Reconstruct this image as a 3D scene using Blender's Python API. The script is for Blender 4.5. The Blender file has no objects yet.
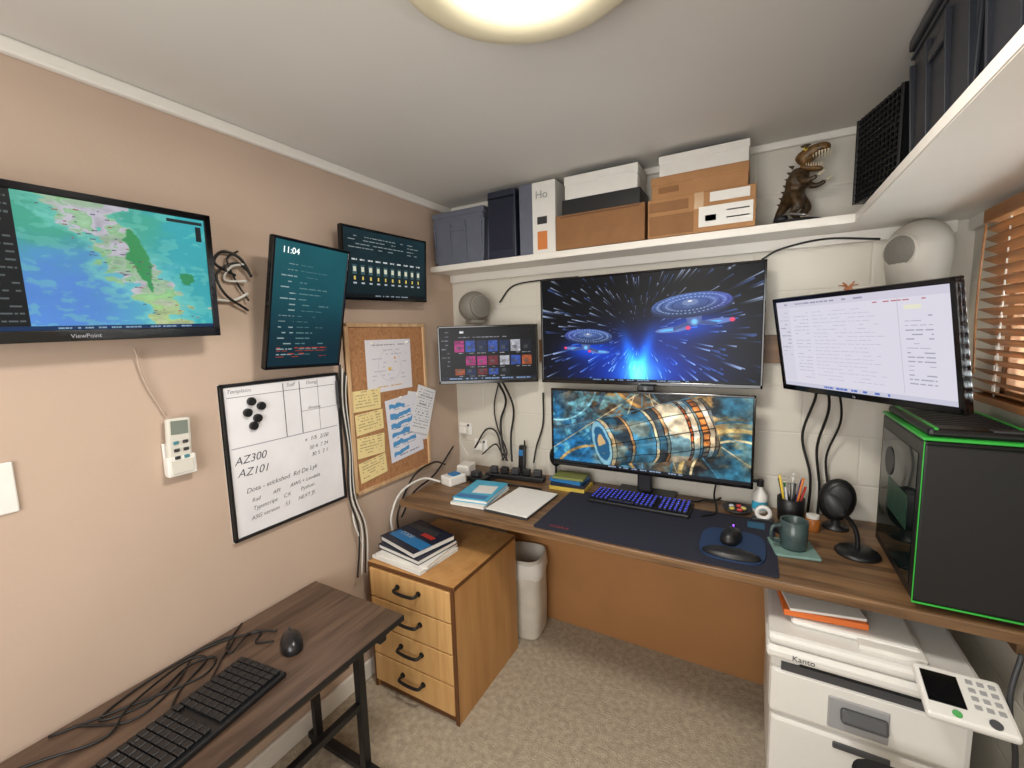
import bpy, bmesh, math, random
import numpy as np
from mathutils import Matrix, Vector, Euler
random.seed(7)
S=.857; ZO=.40           # survey units -> metres, floor offset
def W(p): return Vector((p[0]*S,p[1]*S,(p[2]+ZO)*S))
FL=-ZO; CE=2.4; RX=2.66; YB=-3.7
def lin(c): return tuple(((x/255)/12.92 if x/255<=.04045 else ((x/255+.055)/1.055)**2.4) for x in c)
MC={}
def mat(name,col,rough=.5,metal=0,noise=.0,nscale=20,bump=0,bscale=200,emit=0,alpha=1,trans=0,coat=0,stretch=(1,1,1)):
    if name in MC: return MC[name]
    m=bpy.data.materials.new(name); m.use_nodes=True; nt=m.node_tree; b=nt.nodes['Principled BSDF']
    L=lin(col)
    b.inputs['Roughness'].default_value=rough; b.inputs['Metallic'].default_value=metal
    b.inputs['Base Color'].default_value=(*L,1)
    if coat: b.inputs['Coat Weight'].default_value=coat
    if trans: b.inputs['Transmission Weight'].default_value=trans
    if alpha<1: b.inputs['Alpha'].default_value=alpha
    if emit:
        b.inputs['Emission Color'].default_value=(*L,1); b.inputs['Emission Strength'].default_value=emit
    if noise or bump:
        g=nt.nodes.new('ShaderNodeNewGeometry'); mp=nt.nodes.new('ShaderNodeMapping'); mp.inputs['Scale'].default_value=stretch
        nt.links.new(g.outputs['Position'],mp.inputs['Vector'])
    if noise:
        n=nt.nodes.new('ShaderNodeTexNoise'); n.inputs['Scale'].default_value=nscale; n.inputs['Detail'].default_value=5
        nt.links.new(mp.outputs[0],n.inputs['Vector'])
        r=nt.nodes.new('ShaderNodeValToRGB')
        r.color_ramp.elements[0].position=.3; r.color_ramp.elements[1].position=.7
        r.color_ramp.elements[0].color=(*[x*(1-noise) for x in L],1); r.color_ramp.elements[1].color=(*[min(1,x*(1+noise)) for x in L],1)
        nt.links.new(n.outputs['Fac'],r.inputs['Fac']); nt.links.new(r.outputs['Color'],b.inputs['Base Color'])
    if bump:
        n2=nt.nodes.new('ShaderNodeTexNoise'); n2.inputs['Scale'].default_value=bscale; n2.inputs['Detail'].default_value=3
        nt.links.new(mp.outputs[0],n2.inputs['Vector'])
        bp=nt.nodes.new('ShaderNodeBump'); bp.inputs['Strength'].default_value=bump; bp.inputs['Distance'].default_value=.005
        nt.links.new(n2.outputs['Fac'],bp.inputs['Height']); nt.links.new(bp.outputs[0],b.inputs['Normal'])
    MC[name]=m; return m
def wood(name,c1,c2,axis='x',scale=1.0,rough=.45):
    if name in MC: return MC[name]
    m=bpy.data.materials.new(name); m.use_nodes=True; nt=m.node_tree; b=nt.nodes['Principled BSDF']
    b.inputs['Roughness'].default_value=rough
    g=nt.nodes.new('ShaderNodeNewGeometry'); mp=nt.nodes.new('ShaderNodeMapping')
    s=[14*scale]*3; s['xyz'.index(axis)]=1.2*scale; mp.inputs['Scale'].default_value=s
    nt.links.new(g.outputs['Position'],mp.inputs['Vector'])
    n=nt.nodes.new('ShaderNodeTexNoise'); n.inputs['Scale'].default_value=2.2; n.inputs['Detail'].default_value=8; n.inputs['Distortion'].default_value=.6
    nt.links.new(mp.outputs[0],n.inputs['Vector'])
    r=nt.nodes.new('ShaderNodeValToRGB'); e=r.color_ramp.elements
    e[0].position=.35; e[1].position=.65; e[0].color=(*lin(c1),1); e[1].color=(*lin(c2),1)
    nt.links.new(n.outputs['Fac'],r.inputs['Fac']); nt.links.new(r.outputs['Color'],b.inputs['Base Color'])
    bp=nt.nodes.new('ShaderNodeBump'); bp.inputs['Strength'].default_value=.08; nt.links.new(n.outputs['Fac'],bp.inputs['Height']); nt.links.new(bp.outputs[0],b.inputs['Normal'])
    MC[name]=m; return m
def attrmat(name,emit):
    if name in MC: return MC[name]
    m=bpy.data.materials.new(name); m.use_nodes=True; nt=m.node_tree; b=nt.nodes['Principled BSDF']
    a=nt.nodes.new('ShaderNodeAttribute'); a.attribute_name='Col'
    if emit:
        b.inputs['Base Color'].default_value=(.006,.006,.006,1); b.inputs['Roughness'].default_value=.3; b.inputs['Specular IOR Level'].default_value=.12
        nt.links.new(a.outputs['Color'],b.inputs['Emission Color']); b.inputs['Emission Strength'].default_value=emit
    else:
        nt.links.new(a.outputs['Color'],b.inputs['Base Color']); b.inputs['Roughness'].default_value=.6
    MC[name]=m; return m
def RT(rz=0,ry=0,rx=0,o=(0,0,0)):
    return Matrix.Translation(o)@Matrix.Rotation(math.radians(rz),4,'Z')@Matrix.Rotation(math.radians(ry),4,'Y')@Matrix.Rotation(math.radians(rx),4,'X')
def catmull(P,n=8):
    P=[Vector(p) for p in P]
    if len(P)<3: return P
    Q=[2*P[0]-P[1]]+P+[2*P[-1]-P[-2]]; out=[]
    for i in range(1,len(Q)-2):
        for k in range(n):
            t=k/n; a,b,c,d=Q[i-1],Q[i],Q[i+1],Q[i+2]
            out.append(.5*((2*b)+(c-a)*t+(2*a-5*b+4*c-d)*t*t+(3*b-a-3*c+d)*t**3))
    out.append(P[-1]); return out
class B:
    def __init__(s,name,o=(0,0,0),rz=0,ry=0,rx=0):
        s.name=name; s.o=Vector(o); s.M=RT(rz,ry,rx,o); s.bm=bmesh.new(); s.mats=[]; s.kids=[]
    def mi(s,m):
        if m not in s.mats: s.mats.append(m)
        return s.mats.index(m)
    def _add(s,t,m,L=None,smooth=False):
        k=s.mi(m)
        for f in t.faces: f.material_index=k; f.smooth=smooth
        if L is not None: t.transform(L)
        me=bpy.data.meshes.new('t'); t.to_mesh(me); t.free(); s.bm.from_mesh(me); bpy.data.meshes.remove(me)
    def box(s,c,d,m,bev=0,rz=0,ry=0,rx=0,seg=2,taper=None):
        t=bmesh.new(); bmesh.ops.create_cube(t,size=1)
        for v in t.verts:
            v.co.x*=d[0]; v.co.y*=d[1]; v.co.z*=d[2]
            if taper and v.co.z<0: v.co.x*=taper; v.co.y*=taper
        if bev: bmesh.ops.bevel(t,geom=t.edges[:],offset=min(bev,min(d)*.49),segments=seg,affect='EDGES',profile=.5)
        s._add(t,m,RT(rz,ry,rx,c)); return s
    def bb(s,x0,x1,y0,y1,z0,z1,m,bev=0,**k):
        return s.box(((x0+x1)/2,(y0+y1)/2,(z0+z1)/2),(abs(x1-x0),abs(y1-y0),abs(z1-z0)),m,bev,**k)
    def cyl(s,c,r,h,m,r2=None,axis='z',seg=28,bev=0,rz=0,ry=0,rx=0):
        t=bmesh.new(); bmesh.ops.create_cone(t,cap_ends=True,segments=seg,radius1=r,radius2=r if r2 is None else r2,depth=h)
        if bev: bmesh.ops.bevel(t,geom=[e for e in t.edges if len(e.link_faces)==2 and e.calc_face_angle(0)>.9],offset=bev,segments=2,affect='EDGES',profile=.5)
        A=Matrix.Identity(4)
        if axis=='x': A=Matrix.Rotation(math.pi/2,4,'Y')
        if axis=='y': A=Matrix.Rotation(math.pi/2,4,'X')
        s._add(t,m,RT(rz,ry,rx,c)@A,smooth=False)
        return s
    def sph(s,c,r,m,rz=0,ry=0,rx=0,seg=20,cut=None):
        if not hasattr(r,'__len__'): r=(r,r,r)
        t=bmesh.new(); bmesh.ops.create_uvsphere(t,u_segments=seg,v_segments=seg//2+2,radius=1)
        for v in t.verts:
            v.co=Vector((v.co.x*r[0],v.co.y*r[1],v.co.z*r[2]))
            if cut is not None: v.co.z=max(v.co.z,cut)
        s._add(t,m,RT(rz,ry,rx,c),True); return s
    def lathe(s,prof,c,m,seg=36,rz=0,ry=0,rx=0,smooth=True,sq=None):
        t=bmesh.new(); rings=[]
        for (r,z) in prof:
            ring=[]
            for i in range(seg):
                a=2*math.pi*i/seg; c_,s_=math.cos(a),math.sin(a); r_=max(r,1e-4)
                if sq: c_=math.copysign(abs(c_)**sq,c_); s_=math.copysign(abs(s_)**sq,s_)
                ring.append(t.verts.new((r_*c_,r_*s_,z)))
            rings.append(ring)
        for a,b in zip(rings,rings[1:]):
            for i in range(seg): t.faces.new((a[i],a[(i+1)%seg],b[(i+1)%seg],b[i]))
        bmesh.ops.recalc_face_normals(t,faces=t.faces[:])
        s._add(t,m,RT(rz,ry,rx,c),smooth); return s
    def tube(s,pts,r,m,seg=8,n=8,straight=False):
        P=[Vector(p) for p in pts] if straight else catmull(pts,n)
        t=bmesh.new(); rings=[]; up=None
        for i,p in enumerate(P):
            d=(P[min(i+1,len(P)-1)]-P[max(i-1,0)]).normalized()
            if up is None: up=Vector((0,0,1)) if abs(d.z)<.9 else Vector((1,0,0))
            a=d.cross(up)
            if a.length<1e-4: a=d.cross(Vector((0,1,0)))
            a.normalize(); b=a.cross(d).normalized(); up=b
            rr=r if not hasattr(r,'__len__') else r[0]+(r[1]-r[0])*i/(len(P)-1)
            rings.append([t.verts.new(p+rr*(math.cos(2*math.pi*k/seg)*a+math.sin(2*math.pi*k/seg)*b)) for k in range(seg)])
        for a,b in zip(rings,rings[1:]):
            for k in range(seg): t.faces.new((a[k],a[(k+1)%seg],b[(k+1)%seg],b[k]))
        t.faces.new(rings[0]); t.faces.new(rings[-1])
        bmesh.ops.recalc_face_normals(t,faces=t.faces[:])
        s._add(t,m,None,True); return s
    def prism(s,pts,z0,z1,m,L=None,bev=0):
        t=bmesh.new(); a=[t.verts.new((p[0],p[1],z0)) for p in pts]; b=[t.verts.new((p[0],p[1],z1)) for p in pts]
        n=len(pts); t.faces.new(a); t.faces.new(b)
        for i in range(n): t.faces.new((a[i],a[(i+1)%n],b[(i+1)%n],b[i]))
        bmesh.ops.recalc_face_normals(t,faces=t.faces[:])
        if bev: bmesh.ops.bevel(t,geom=t.edges[:],offset=bev,segments=2,affect='EDGES')
        s._add(t,m,L); return s
    def skin(s,V,E,R,m,sub=2):
        me=bpy.data.meshes.new('sk'); me.from_pydata(V,E,[]); ob=bpy.data.objects.new('sk',me); bpy.context.collection.objects.link(ob)
        md=ob.modifiers.new('s','SKIN'); md.use_smooth_shade=True
        for i,r in enumerate(R):
            me.skin_vertices[0].data[i].radius=(r,r) if not hasattr(r,'__len__') else r
        me.skin_vertices[0].data[0].use_root=True
        sb=ob.modifiers.new('b','SUBSURF'); sb.levels=sub; sb.render_levels=sub
        dg=bpy.context.evaluated_depsgraph_get(); tm=bpy.data.meshes.new_from_object(ob.evaluated_get(dg))
        t=bmesh.new(); t.from_mesh(tm); bpy.data.objects.remove(ob); bpy.data.meshes.remove(tm)
        s._add(t,m,None,True); return s
    def image(s,name,L,w,h,nx,ny,fn,emit=0):
        u=(np.arange(nx)+.5)/nx; v=(np.arange(ny)+.5)/ny
        U,V=np.meshgrid(u,v)
        C=np.clip(fn(U,V),0,1)
        C=np.where(C<=.04045,C/12.92,((C+.055)/1.055)**2.4)
        s.kids.append((name,L,w,h,nx,ny,C,emit)); return s
    def text(s,name,body,L,size,m,align='LEFT',shear=0,thin=0):
        s.kids.append(('TXT',name,body,L,size,m,align,shear,thin)); return s
    def done(s,parent=None):
        me=bpy.data.meshes.new(s.name)
        MM=s.M
        for v in s.bm.verts: v.co=W(MM@v.co)-W(s.o)
        s.bm.to_mesh(me); s.bm.free()
        for m in s.mats: me.materials.append(m)
        ob=bpy.data.objects.new(s.name,me); bpy.context.collection.objects.link(ob)
        ob.location=W(s.o)
        for k in s.kids:
            if k[0]=='TXT':
                _,name,body,L,size,m,align,shear,thin=k
                cu=bpy.data.curves.new(name,'FONT'); cu.body=body; cu.size=size; cu.align_x=align; cu.shear=shear; cu.extrude=.0004; cu.offset=-thin
                to=bpy.data.objects.new(name,cu); bpy.context.collection.objects.link(to)
                dg=bpy.context.evaluated_depsgraph_get(); tm=bpy.data.meshes.new_from_object(to.evaluated_get(dg))
                bpy.data.objects.remove(to); bpy.data.curves.remove(cu)
                A=MM@L@Matrix.Rotation(math.pi/2,4,'X')
                for v in tm.vertices: v.co=W(A@v.co)-W(s.o)
                tm.materials.clear(); tm.materials.append(m)
                c=bpy.data.objects.new(name,tm)
            else:
                name,L,w,h,nx,ny,C,emit=k
                gx=np.linspace(-w/2,w/2,nx+1); gz=np.linspace(-h/2,h/2,ny+1)
                X,Z=np.meshgrid(gx,gz)
                A=np.array(MM@L)
                P=np.stack([X.ravel(),np.zeros(X.size),Z.ravel(),np.ones(X.size)],1)@A.T
                P=P[:,:3]; P=np.stack([P[:,0]*S,P[:,1]*S,(P[:,2]+ZO)*S],1)-np.array(W(s.o))
                idx=np.arange((nx+1)*(ny+1)).reshape(ny+1,nx+1)
                F=np.stack([idx[:-1,:-1],idx[:-1,1:],idx[1:,1:],idx[1:,:-1]],-1).reshape(-1,4)
                tm=bpy.data.meshes.new(name)
                tm.vertices.add(len(P)); tm.vertices.foreach_set('co',P.ravel().astype(np.float32))
                tm.loops.add(F.size); tm.loops.foreach_set('vertex_index',F.ravel().astype(np.int32))
                tm.polygons.add(len(F)); tm.polygons.foreach_set('loop_start',np.arange(0,F.size,4,dtype=np.int32))
                try: tm.polygons.foreach_set('loop_total',np.full(len(F),4,dtype=np.int32))
                except Exception: pass
                tm.update(calc_edges=True)
                ca=tm.color_attributes.new('Col','FLOAT_COLOR','CORNER')
                CC=np.concatenate([C.reshape(-1,3),np.ones((nx*ny,1))],1)
                ca.data.foreach_set('color',np.repeat(CC,4,axis=0).ravel().astype(np.float32))
                tm.materials.append(attrmat('screen_%s'%emit if emit else 'printed_paper',emit))
                c=bpy.data.objects.new(name,tm)
            bpy.context.collection.objects.link(c); c.parent=ob
        return ob
# ------------ noise helpers
def vnoise(U,V,sx,sy,seed):
    r=np.random.RandomState(seed).rand(int(sy)+3,int(sx)+3)
    x=np.clip(U,0,1.02)*sx; y=np.clip(V,0,1.02)*sy; xi=np.clip(x.astype(int),0,int(sx)+1); yi=np.clip(y.astype(int),0,int(sy)+1)
    fx=np.clip(x-xi,0,1); fy=np.clip(y-yi,0,1); fx=fx*fx*(3-2*fx); fy=fy*fy*(3-2*fy)
    return (r[yi,xi]*(1-fx)+r[yi,xi+1]*fx)*(1-fy)+(r[yi+1,xi]*(1-fx)+r[yi+1,xi+1]*fx)*fy
def fbm(U,V,s,seed,o=5,ay=1.):
    t=0;a=.5
    for i in range(o): t=t+a*vnoise(U,V,s*2**i,max(1,s*ay*2**i),seed+i); a*=.5
    return t
def sstep(a,b,x): t=np.clip((x-a)/(b-a),0,1); return t*t*(3-2*t)
def mix(A,Bc,t): return A*(1-t[...,None])+np.array(Bc)*t[...,None] if np.ndim(Bc)==1 else A*(1-t[...,None])+Bc*t[...,None]
def solid(U,c): return np.ones(U.shape+(3,))*np.array(c)/255.
def rect(C,U,V,x0,x1,y0,y1,c): C[(U>=x0)&(U<=x1)&(V>=y0)&(V<=y1)]=np.array(c)/255.
def dashes(C,U,V,x0,x1,y,hh,c,seed,dens=.7,word=.02):
    r=np.random.RandomState(seed); x=x0
    while x<x1:
        w=word*(.4+1.4*r.rand())
        if r.rand()<dens: rect(C,U,V,x,min(x+w,x1),y-hh/2,y+hh/2,c)
        x+=w+word*.25
# ------------ images
def im_map(U,V):
    n=fbm(U,V,5,3); n2=fbm(U,V,9,8); n3=fbm(U,V,22,18,5)
    C=solid(U,(84,176,190)); C=mix(C,np.array([88,140,215])/255,sstep(.85,.25,V+.7*(n-.5))*sstep(.80,.5,U))
    C=mix(C,np.array([70,170,140])/255,sstep(.35,.9,V+.7*(n2-.5))*.9)
    C=mix(C,np.array([60,165,175])/255,sstep(.7,.9,U+.35*(n2-.5)))
    C=mix(C,np.array([120,205,190])/255,sstep(.52,.62,n3)*.4)
    d=U-(.50+.40*(1-V)**1.2)+.38*(n-.5)+.10*(n3-.5)
    land=sstep(-.10,-.085,d)*sstep(.095,.08,d-.10*(n2-.5))
    C=mix(C,np.array([130,215,205])/255,sstep(-.15,-.1,d)*sstep(.14,.09,d)*.5)
    L=solid(U,(170,200,170)); L=mix(L,np.array([205,200,214])/255,sstep(.42,.55,n2)); L=mix(L,np.array([120,180,120])/255,sstep(.5,.58,n3)*.7)
    L=mix(L,np.array([195,210,120])/255,sstep(.40,.05,V)*.5); L=L*(.76+.45*n3[...,None])
    C=mix(C,L,land)
    d2=np.abs((U-.72)+.12*(V-.6))/.05+np.abs(V-.62)/.25+1.2*(n2-.5)+.8*(n3-.5); C=mix(C,np.array([60,150,90])/255,sstep(1,.8,d2))
    d3=np.hypot((U-.9)/.04,(V-.45)/.06)+1.4*(n3-.5); C=mix(C,np.array([50,140,90])/255,sstep(1,.85,d3))
    r=np.random.RandomState(4)
    for i in range(70):
        b=.9*r.rand()+.05; a=.50+.40*(1-b)-.12+.19*r.rand(); rect(C,U,V,a,a+.006+.013*r.rand(),b,b+.007,(86,90,110) if i%3 else (150,90,90))
    C=C*(.90+.2*fbm(U,V,3,70)[...,None])
    rect(C,U,V,0,.345,0,1,(16,20,22))
    for i in range(17): dashes(C,U,V,.27,.335,.95-i*.055,.012,(90,98,100),i,word=.02)
    rect(C,U,V,0,1,0,.03,(20,50,90)); dashes(C,U,V,.4,.9,.015,.012,(140,170,190),7,word=.01)
    rect(C,U,V,.96,.985,.80,.93,(26,30,34)); rect(C,U,V,.84,.99,.95,.975,(30,40,44))
    return C
def im_port(U,V):
    C=solid(U,(16,62,74)); C=mix(C,np.array([40,112,118])/255,sstep(.0,1,V)*.6*(.7+.6*fbm(U,V,3,2)));C=mix(C,np.array([12,44,56])/255,sstep(.6,0,V))
    for i in range(17):
        y=.83-i*.046
        dashes(C,U,V,.1,.3,y,.008,(150,172,174),i,word=.06)
        dashes(C,U,V,.34,.5+.3*((i*37)%10)/10,y,.007,(92,132,134),i+40,word=.07)
    for i in range(4): dashes(C,U,V,.1,.8,.15-i*.025,.009,(180,66,50),i+90,word=.08)
    return C
def im_dash(U,V):
    C=solid(U,(16,34,40)); C=mix(C,np.array([30,62,70])/255,fbm(U,V,4,2)*sstep(0,1,V))
    for i in range(4): dashes(C,U,V,.05,.9,.9-i*.055,.012,(140,150,152),i+3,word=.04)
    for j in range(10):
        x=.08+.088*j
        dashes(C,U,V,x,x+.055,.56,.02,(200,205,205),j,word=.03,dens=1)
        rect(C,U,V,x+.005,x+.05,.34,.48,(60,90,95)); rect(C,U,V,x+.012,x+.043,.38,.45,(215,215,190))
        rect(C,U,V,x+.018,x+.036,.26,.31,(220,195,100)); rect(C,U,V,x+.01,x+.045,.20,.225,(180,190,195))
    rect(C,U,V,0,1,0,.05,(14,18,22)); dashes(C,U,V,.3,.75,.025,.02,(140,155,165),7,word=.015)
    return C
def im_tiles(U,V):
    C=solid(U,(16,17,22)); rect(C,U,V,0,.11,.0,1,(22,23,28))
    for i in range(9): dashes(C,U,V,.015,.095,.92-i*.08,.018,(110,115,125),i,word=.03)
    r=np.random.RandomState(11)
    dashes(C,U,V,.14,.26,.92,.045,(225,225,230),3,word=.05)
    dashes(C,U,V,.14,.7,.82,.018,(120,120,130),5,word=.03)
    n=fbm(U,V,30,4,3)
    cols=[(170,50,120),(50,80,160),(180,180,190),(50,130,150),(110,40,50),(160,80,50),(80,60,140),(30,45,80),(25,30,40)]
    for row,(y0,y1) in enumerate([(.54,.76),(.28,.46),(.10,.22)]):
        for j in range(7):
            if (row,j) in ((1,0),(2,5),(2,6)): continue
            x=.15+j*.118; c=np.array(cols[r.randint(len(cols))]); rect(C,U,V,x,x+.10,y0,y1,c)
            rect(C,U,V,x+.02,x+.06,y0+.05,y0+.11,c*.4+np.array((90,90,90))*.6)
            dashes(C,U,V,x,x+.09,y0-.025,.012,(160,160,165),j,word=.03)
    C=C*(.6+.8*n[...,None])
    rect(C,U,V,0,1,0,.06,(34,38,52)); dashes(C,U,V,.05,.95,.03,.022,(130,160,200),8,word=.02)
    return C
def im_space(U,V):
    A=1.85; cx,cy=.50,.46
    dx=(U-cx)*A; dy=V-cy; rr=np.hypot(dx,dy); th=np.arctan2(dy,dx)
    C=solid(U,(4,6,12))
    for k,(N,sd) in enumerate([(260,1),(420,5),(200,9)]):
        r=np.random.RandomState(sd); R=r.rand(N+1,4)
        t=(th+math.pi)/(2*math.pi)*N; i=t.astype(int)%N; f=np.abs(t-t.astype(int)-.5)*2
        s0=.12+R[i,0]*.95; ln=(.03+.24*R[i,1])*(.3+s0)
        a=sstep(1,.3,f)*(rr>s0)*(rr<s0+ln)*(R[i,2]>.42)*sstep(s0-.001,s0+ln,rr)
        col=np.where((R[i,3]>.5)[...,None],np.array([.70,.76,.88]),np.array([.26,.36,.58]))
        C=C*(1-a[...,None]*.8)+col*a[...,None]*.8
    g=np.exp(-((dx/.55)**2+((V-.10)/.34)**2)); C=C+g[...,None]*np.array([.02,.22,.78])
    for k in (-1,1):
        w=np.abs(dx+.02-k*(V-.02)*.26); C=C+(np.exp(-(w/.05)**2)*sstep(.62,.1,V))[...,None]*np.array([.12,.55,1.])*.8
    C=C+np.exp(-((dx/.16)**2+((V-.08)/.14)**2))[...,None]*np.array([.35,.6,.5])
    nz=fbm(U,V,40,77,3)
    def ship(C,sx,sy,sc,ang,flip):
        ca,sa=math.cos(ang),math.sin(ang)
        X=((U-sx)*A*ca+(V-sy)*sa)/sc; Y=(-(U-sx)*A*sa+(V-sy)*ca)/sc; X=X*flip
        def blob(C,a,col): a=a[...,None]; return C*(1-a)+np.array(col)/255*a
        C=C+np.exp(-((X/.6)**2+((Y+.4)/.25)**2))[...,None]*np.array([.05,.25,.7])*.8
        for (nx,ny,lw) in [(-.34,-.44,.30),(.38,-.38,.28)]:
            a=sstep(1.05,.9,np.hypot((X-nx)/lw,(Y-ny)/.055)); C=blob(C,a,(95,120,190))
            a=sstep(1.,.6,np.hypot((X-nx+.06)/(lw*.7),(Y-ny)/.026)); C=blob(C,a,(90,190,255))
            a=sstep(1,.4,np.hypot((X-nx-lw*.9)/.06,(Y-ny)/.055)); C=blob(C,a,(255,70,110))
        a=sstep(.045,.03,np.abs(Y+.33+np.abs(X-.04)*.28))*(np.abs(X-.04)<.36); C=blob(C,a,(60,80,140))
        a=sstep(1.05,.9,np.hypot((X-.04)/.13,(Y+.26)/.17)); C=blob(C,a,(80,100,160))
        a=sstep(1,.3,np.hypot((X-.04)/.08,(Y+.34)/.08)); C=blob(C,a,(120,200,255))
        a=sstep(1.02,.98,np.hypot(X/.68,(Y+.035)/.215)); C=blob(C,a,(34,46,84))
        a=sstep(1.02,.98,np.hypot(X/.66,Y/.20)); q=np.hypot(X/.66,Y/.20); hullc=(np.array([62,86,142])/255)*(.75+.5*sstep(-.2,.2,Y))[...,None]; C=C*(1-a[...,None])+hullc*a[...,None]
        ring=(np.abs(q-.74)<.018)|(np.abs(q-.46)<.018)|(np.abs(q-.92)<.012)
        C=blob(C,a*ring*.7,(30,44,90))
        az=np.arctan2(Y/.20,X/.66); lights=(np.abs(q-.84)<.03)&(np.sin(az*46)>.3)|(np.abs(q-.60)<.035)&(np.sin(az*38+1)>.4)
        C=blob(C,a*lights*.75,(190,215,250)); C=blob(C,a*(nz>.55)*.25,(120,150,210))
        C=blob(C,a*sstep(.1,.9,X)*.35,(90,70,220))
        C=blob(C,sstep(1,.9,np.hypot(X/.14,(Y-.03)/.06)),(110,130,175)); C=blob(C,sstep(1,.5,np.hypot(X/.05,(Y-.05)/.02)),(235,235,240))
        return C
    C=ship(C,.245,.44,.34,-.06,-1); C=ship(C,.72,.70,.47,.10,1)
    rect(C,U,V,0,1,0,.022,(20,24,34)); dashes(C,U,V,.25,.72,.011,.012,(120,150,190),7,word=.01)
    return C
def im_engine(U,V):
    A=2.35
    n=fbm(U,V,6,21,6,.6); n2=fbm(U,V,9,33,6,.6); n3=fbm(U,V,24,44,4,.5); n4=fbm(U,V,34,50,4,.5)
    C=solid(U,(104,84,64)); C=mix(C,np.array([206,160,96])/255,sstep(.44,.58,n)); C=mix(C,np.array([36,38,42])/255,sstep(.47,.58,n2)*.9)
    C=mix(C,np.array([30,110,165])/255,sstep(.50,.02,U+.4*(V-.3)+.5*(n-.5))*.95); C=mix(C,np.array([110,185,200])/255,sstep(.48,.60,n3)*sstep(1.0,.1,U)*.7)
    C=mix(C,np.array([50,120,150])/255,sstep(.82,.98,U+.4*(n2-.5))*.8)
    # sweeping curved girders
    for (cx_,cy_,r_,w_,col) in [(.95,.0,.62,.022,(232,196,124)),(.95,.0,.72,.010,(60,120,150)),(.95,.0,.50,.012,(250,226,170)),(.02,1.15,.66,.022,(70,90,104)),(.02,1.15,.56,.010,(150,210,225)),(.25,-.35,.62,.016,(220,170,96)),(.60,1.5,.72,.018,(206,150,80))]:
        q=np.hypot((U-cx_)*A,(V-cy_))*1.; C=mix(C,np.array(col)/255,sstep(w_*1.5,w_*.7,np.abs(q-r_))*.9)
    for k in range(9):
        a=.3+.32*k; l_=np.abs((V-.5)-math.tan(a)*((U-.5)*A-.25*(k-4))); C=mix(C,np.array([235,205,150] if k%2 else [70,140,175])/255,sstep(.010,.003,l_*abs(math.cos(a)))*.7)
    C=C*(.35+1.25*n4[...,None])
    ang=math.radians(15); px=(U-.54)*A; py=V-.47
    X=px*math.cos(ang)+py*math.sin(ang); Y=-px*math.sin(ang)+py*math.cos(ang)
    Rr=.34+.015*np.sin(X*7)+.05*X; ins=(np.abs(Y)<Rr+.03*(n3-.5))&(X>-.62+.1*(n-.5))&(X<.74)
    yy=np.clip(Y/(Rr+.02),-1,1)
    bend=X-.16*np.sqrt(1-yy**2)+.03*(n3-.5)
    edges=np.array([-1.2,-.80,-.66,-.60,-.40,-.36,-.10,-.06,.02,.06,.30,.33,.40,.43,.50,.56,.60,.9])
    pal=np.array([[60,110,140],[150,190,200],[50,130,175],[214,190,150],[46,60,72],[190,140,92],[70,130,160],[230,205,160],[60,70,76],[214,150,92],[235,215,180],[215,96,40],[240,228,206],[70,120,146],[226,120,50],[235,222,200],[90,100,106],[200,160,100]])/255.
    k=np.clip(np.searchsorted(edges,bend.ravel()).reshape(bend.shape),0,17); P=pal[k]
    P=mix(P,np.array([50,130,170])/255,sstep(.52,.62,n2)*.6); P=mix(P,np.array([230,170,96])/255,sstep(.5,.6,n)*.35)
    dist=np.min(np.abs(bend[...,None]-edges),-1)
    sh=.20+.90*np.sqrt(np.clip(1-((yy-.15)/1.2)**2,0,1))
    P=P*np.where(dist<.006,.35,1.)[...,None]*sh[...,None]*(.35+1.2*n3[...,None])
    panel=(np.abs(np.sin(np.arcsin(yy)*5+.4))<.10); P=np.where(panel[...,None],P*.45,P)
    P=np.where((((np.sin(np.arcsin(yy)*26)>.55)&np.isin(k,[11,14])))[...,None],P*.4,P)
    hl=np.exp(-((Y-.17)/.03)**2)+.5*np.exp(-((Y+.10)/.015)**2); P=P+hl[...,None]*np.array([.45,.42,.36])*(n4[...,None])
    C=np.where(ins[...,None],P,C)
    e=np.hypot((X+.62)/.11,Y/.30)+.25*(n3-.5); C=mix(C,np.array([150,200,215])/255,sstep(1.05,.95,e)*.8); C=mix(C,np.array([26,80,120])/255,sstep(.82,.72,e)*.9); C=mix(C,np.array([205,170,120])/255,sstep(.5,.44,e)*sstep(.45,.55,n3))
    rect(C,U,V,0,1,0,.03,(30,34,40)); dashes(C,U,V,.3,.7,.015,.016,(140,160,190),7,word=.01)
    return C
def im_doc(U,V):
    C=solid(U,(228,225,238))
    rect(C,U,V,0,1,.93,1,(216,212,228)); dashes(C,U,V,.02,.6,.965,.018,(160,158,180),3,word=.03)
    rect(C,U,V,.0,.10,.06,.93,(222,219,233))
    for i in range(12): dashes(C,U,V,.015,.09,.87-i*.045,.009,(175,172,192),i,word=.025)
    dashes(C,U,V,.5,.9,.905,.012,(195,120,130),5,word=.03,dens=.5)
    for i in range(20):
        y=.86-i*.039
        dashes(C,U,V,.13,.24,y,.007,(178,176,194),i+20,word=.03); dashes(C,U,V,.27,.6+.12*((i*7)%5)/5,y,.006,(196,194,208),i+50,word=.03)
        rect(C,U,V,.12,.76,y-.020,y-.0185,(214,211,225))
    rect(C,U,V,.77,.774,.06,.93,(200,198,212)); rect(C,U,V,.80,.88,.82,.86,(238,236,214))
    for i in range(16): dashes(C,U,V,.80,.92,.76-i*.04,.009,(172,170,186),i+70,word=.03)
    rect(C,U,V,0,1,0,.045,(208,208,226)); dashes(C,U,V,.3,.7,.022,.02,(90,120,200),9,word=.014)
    return C
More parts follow.
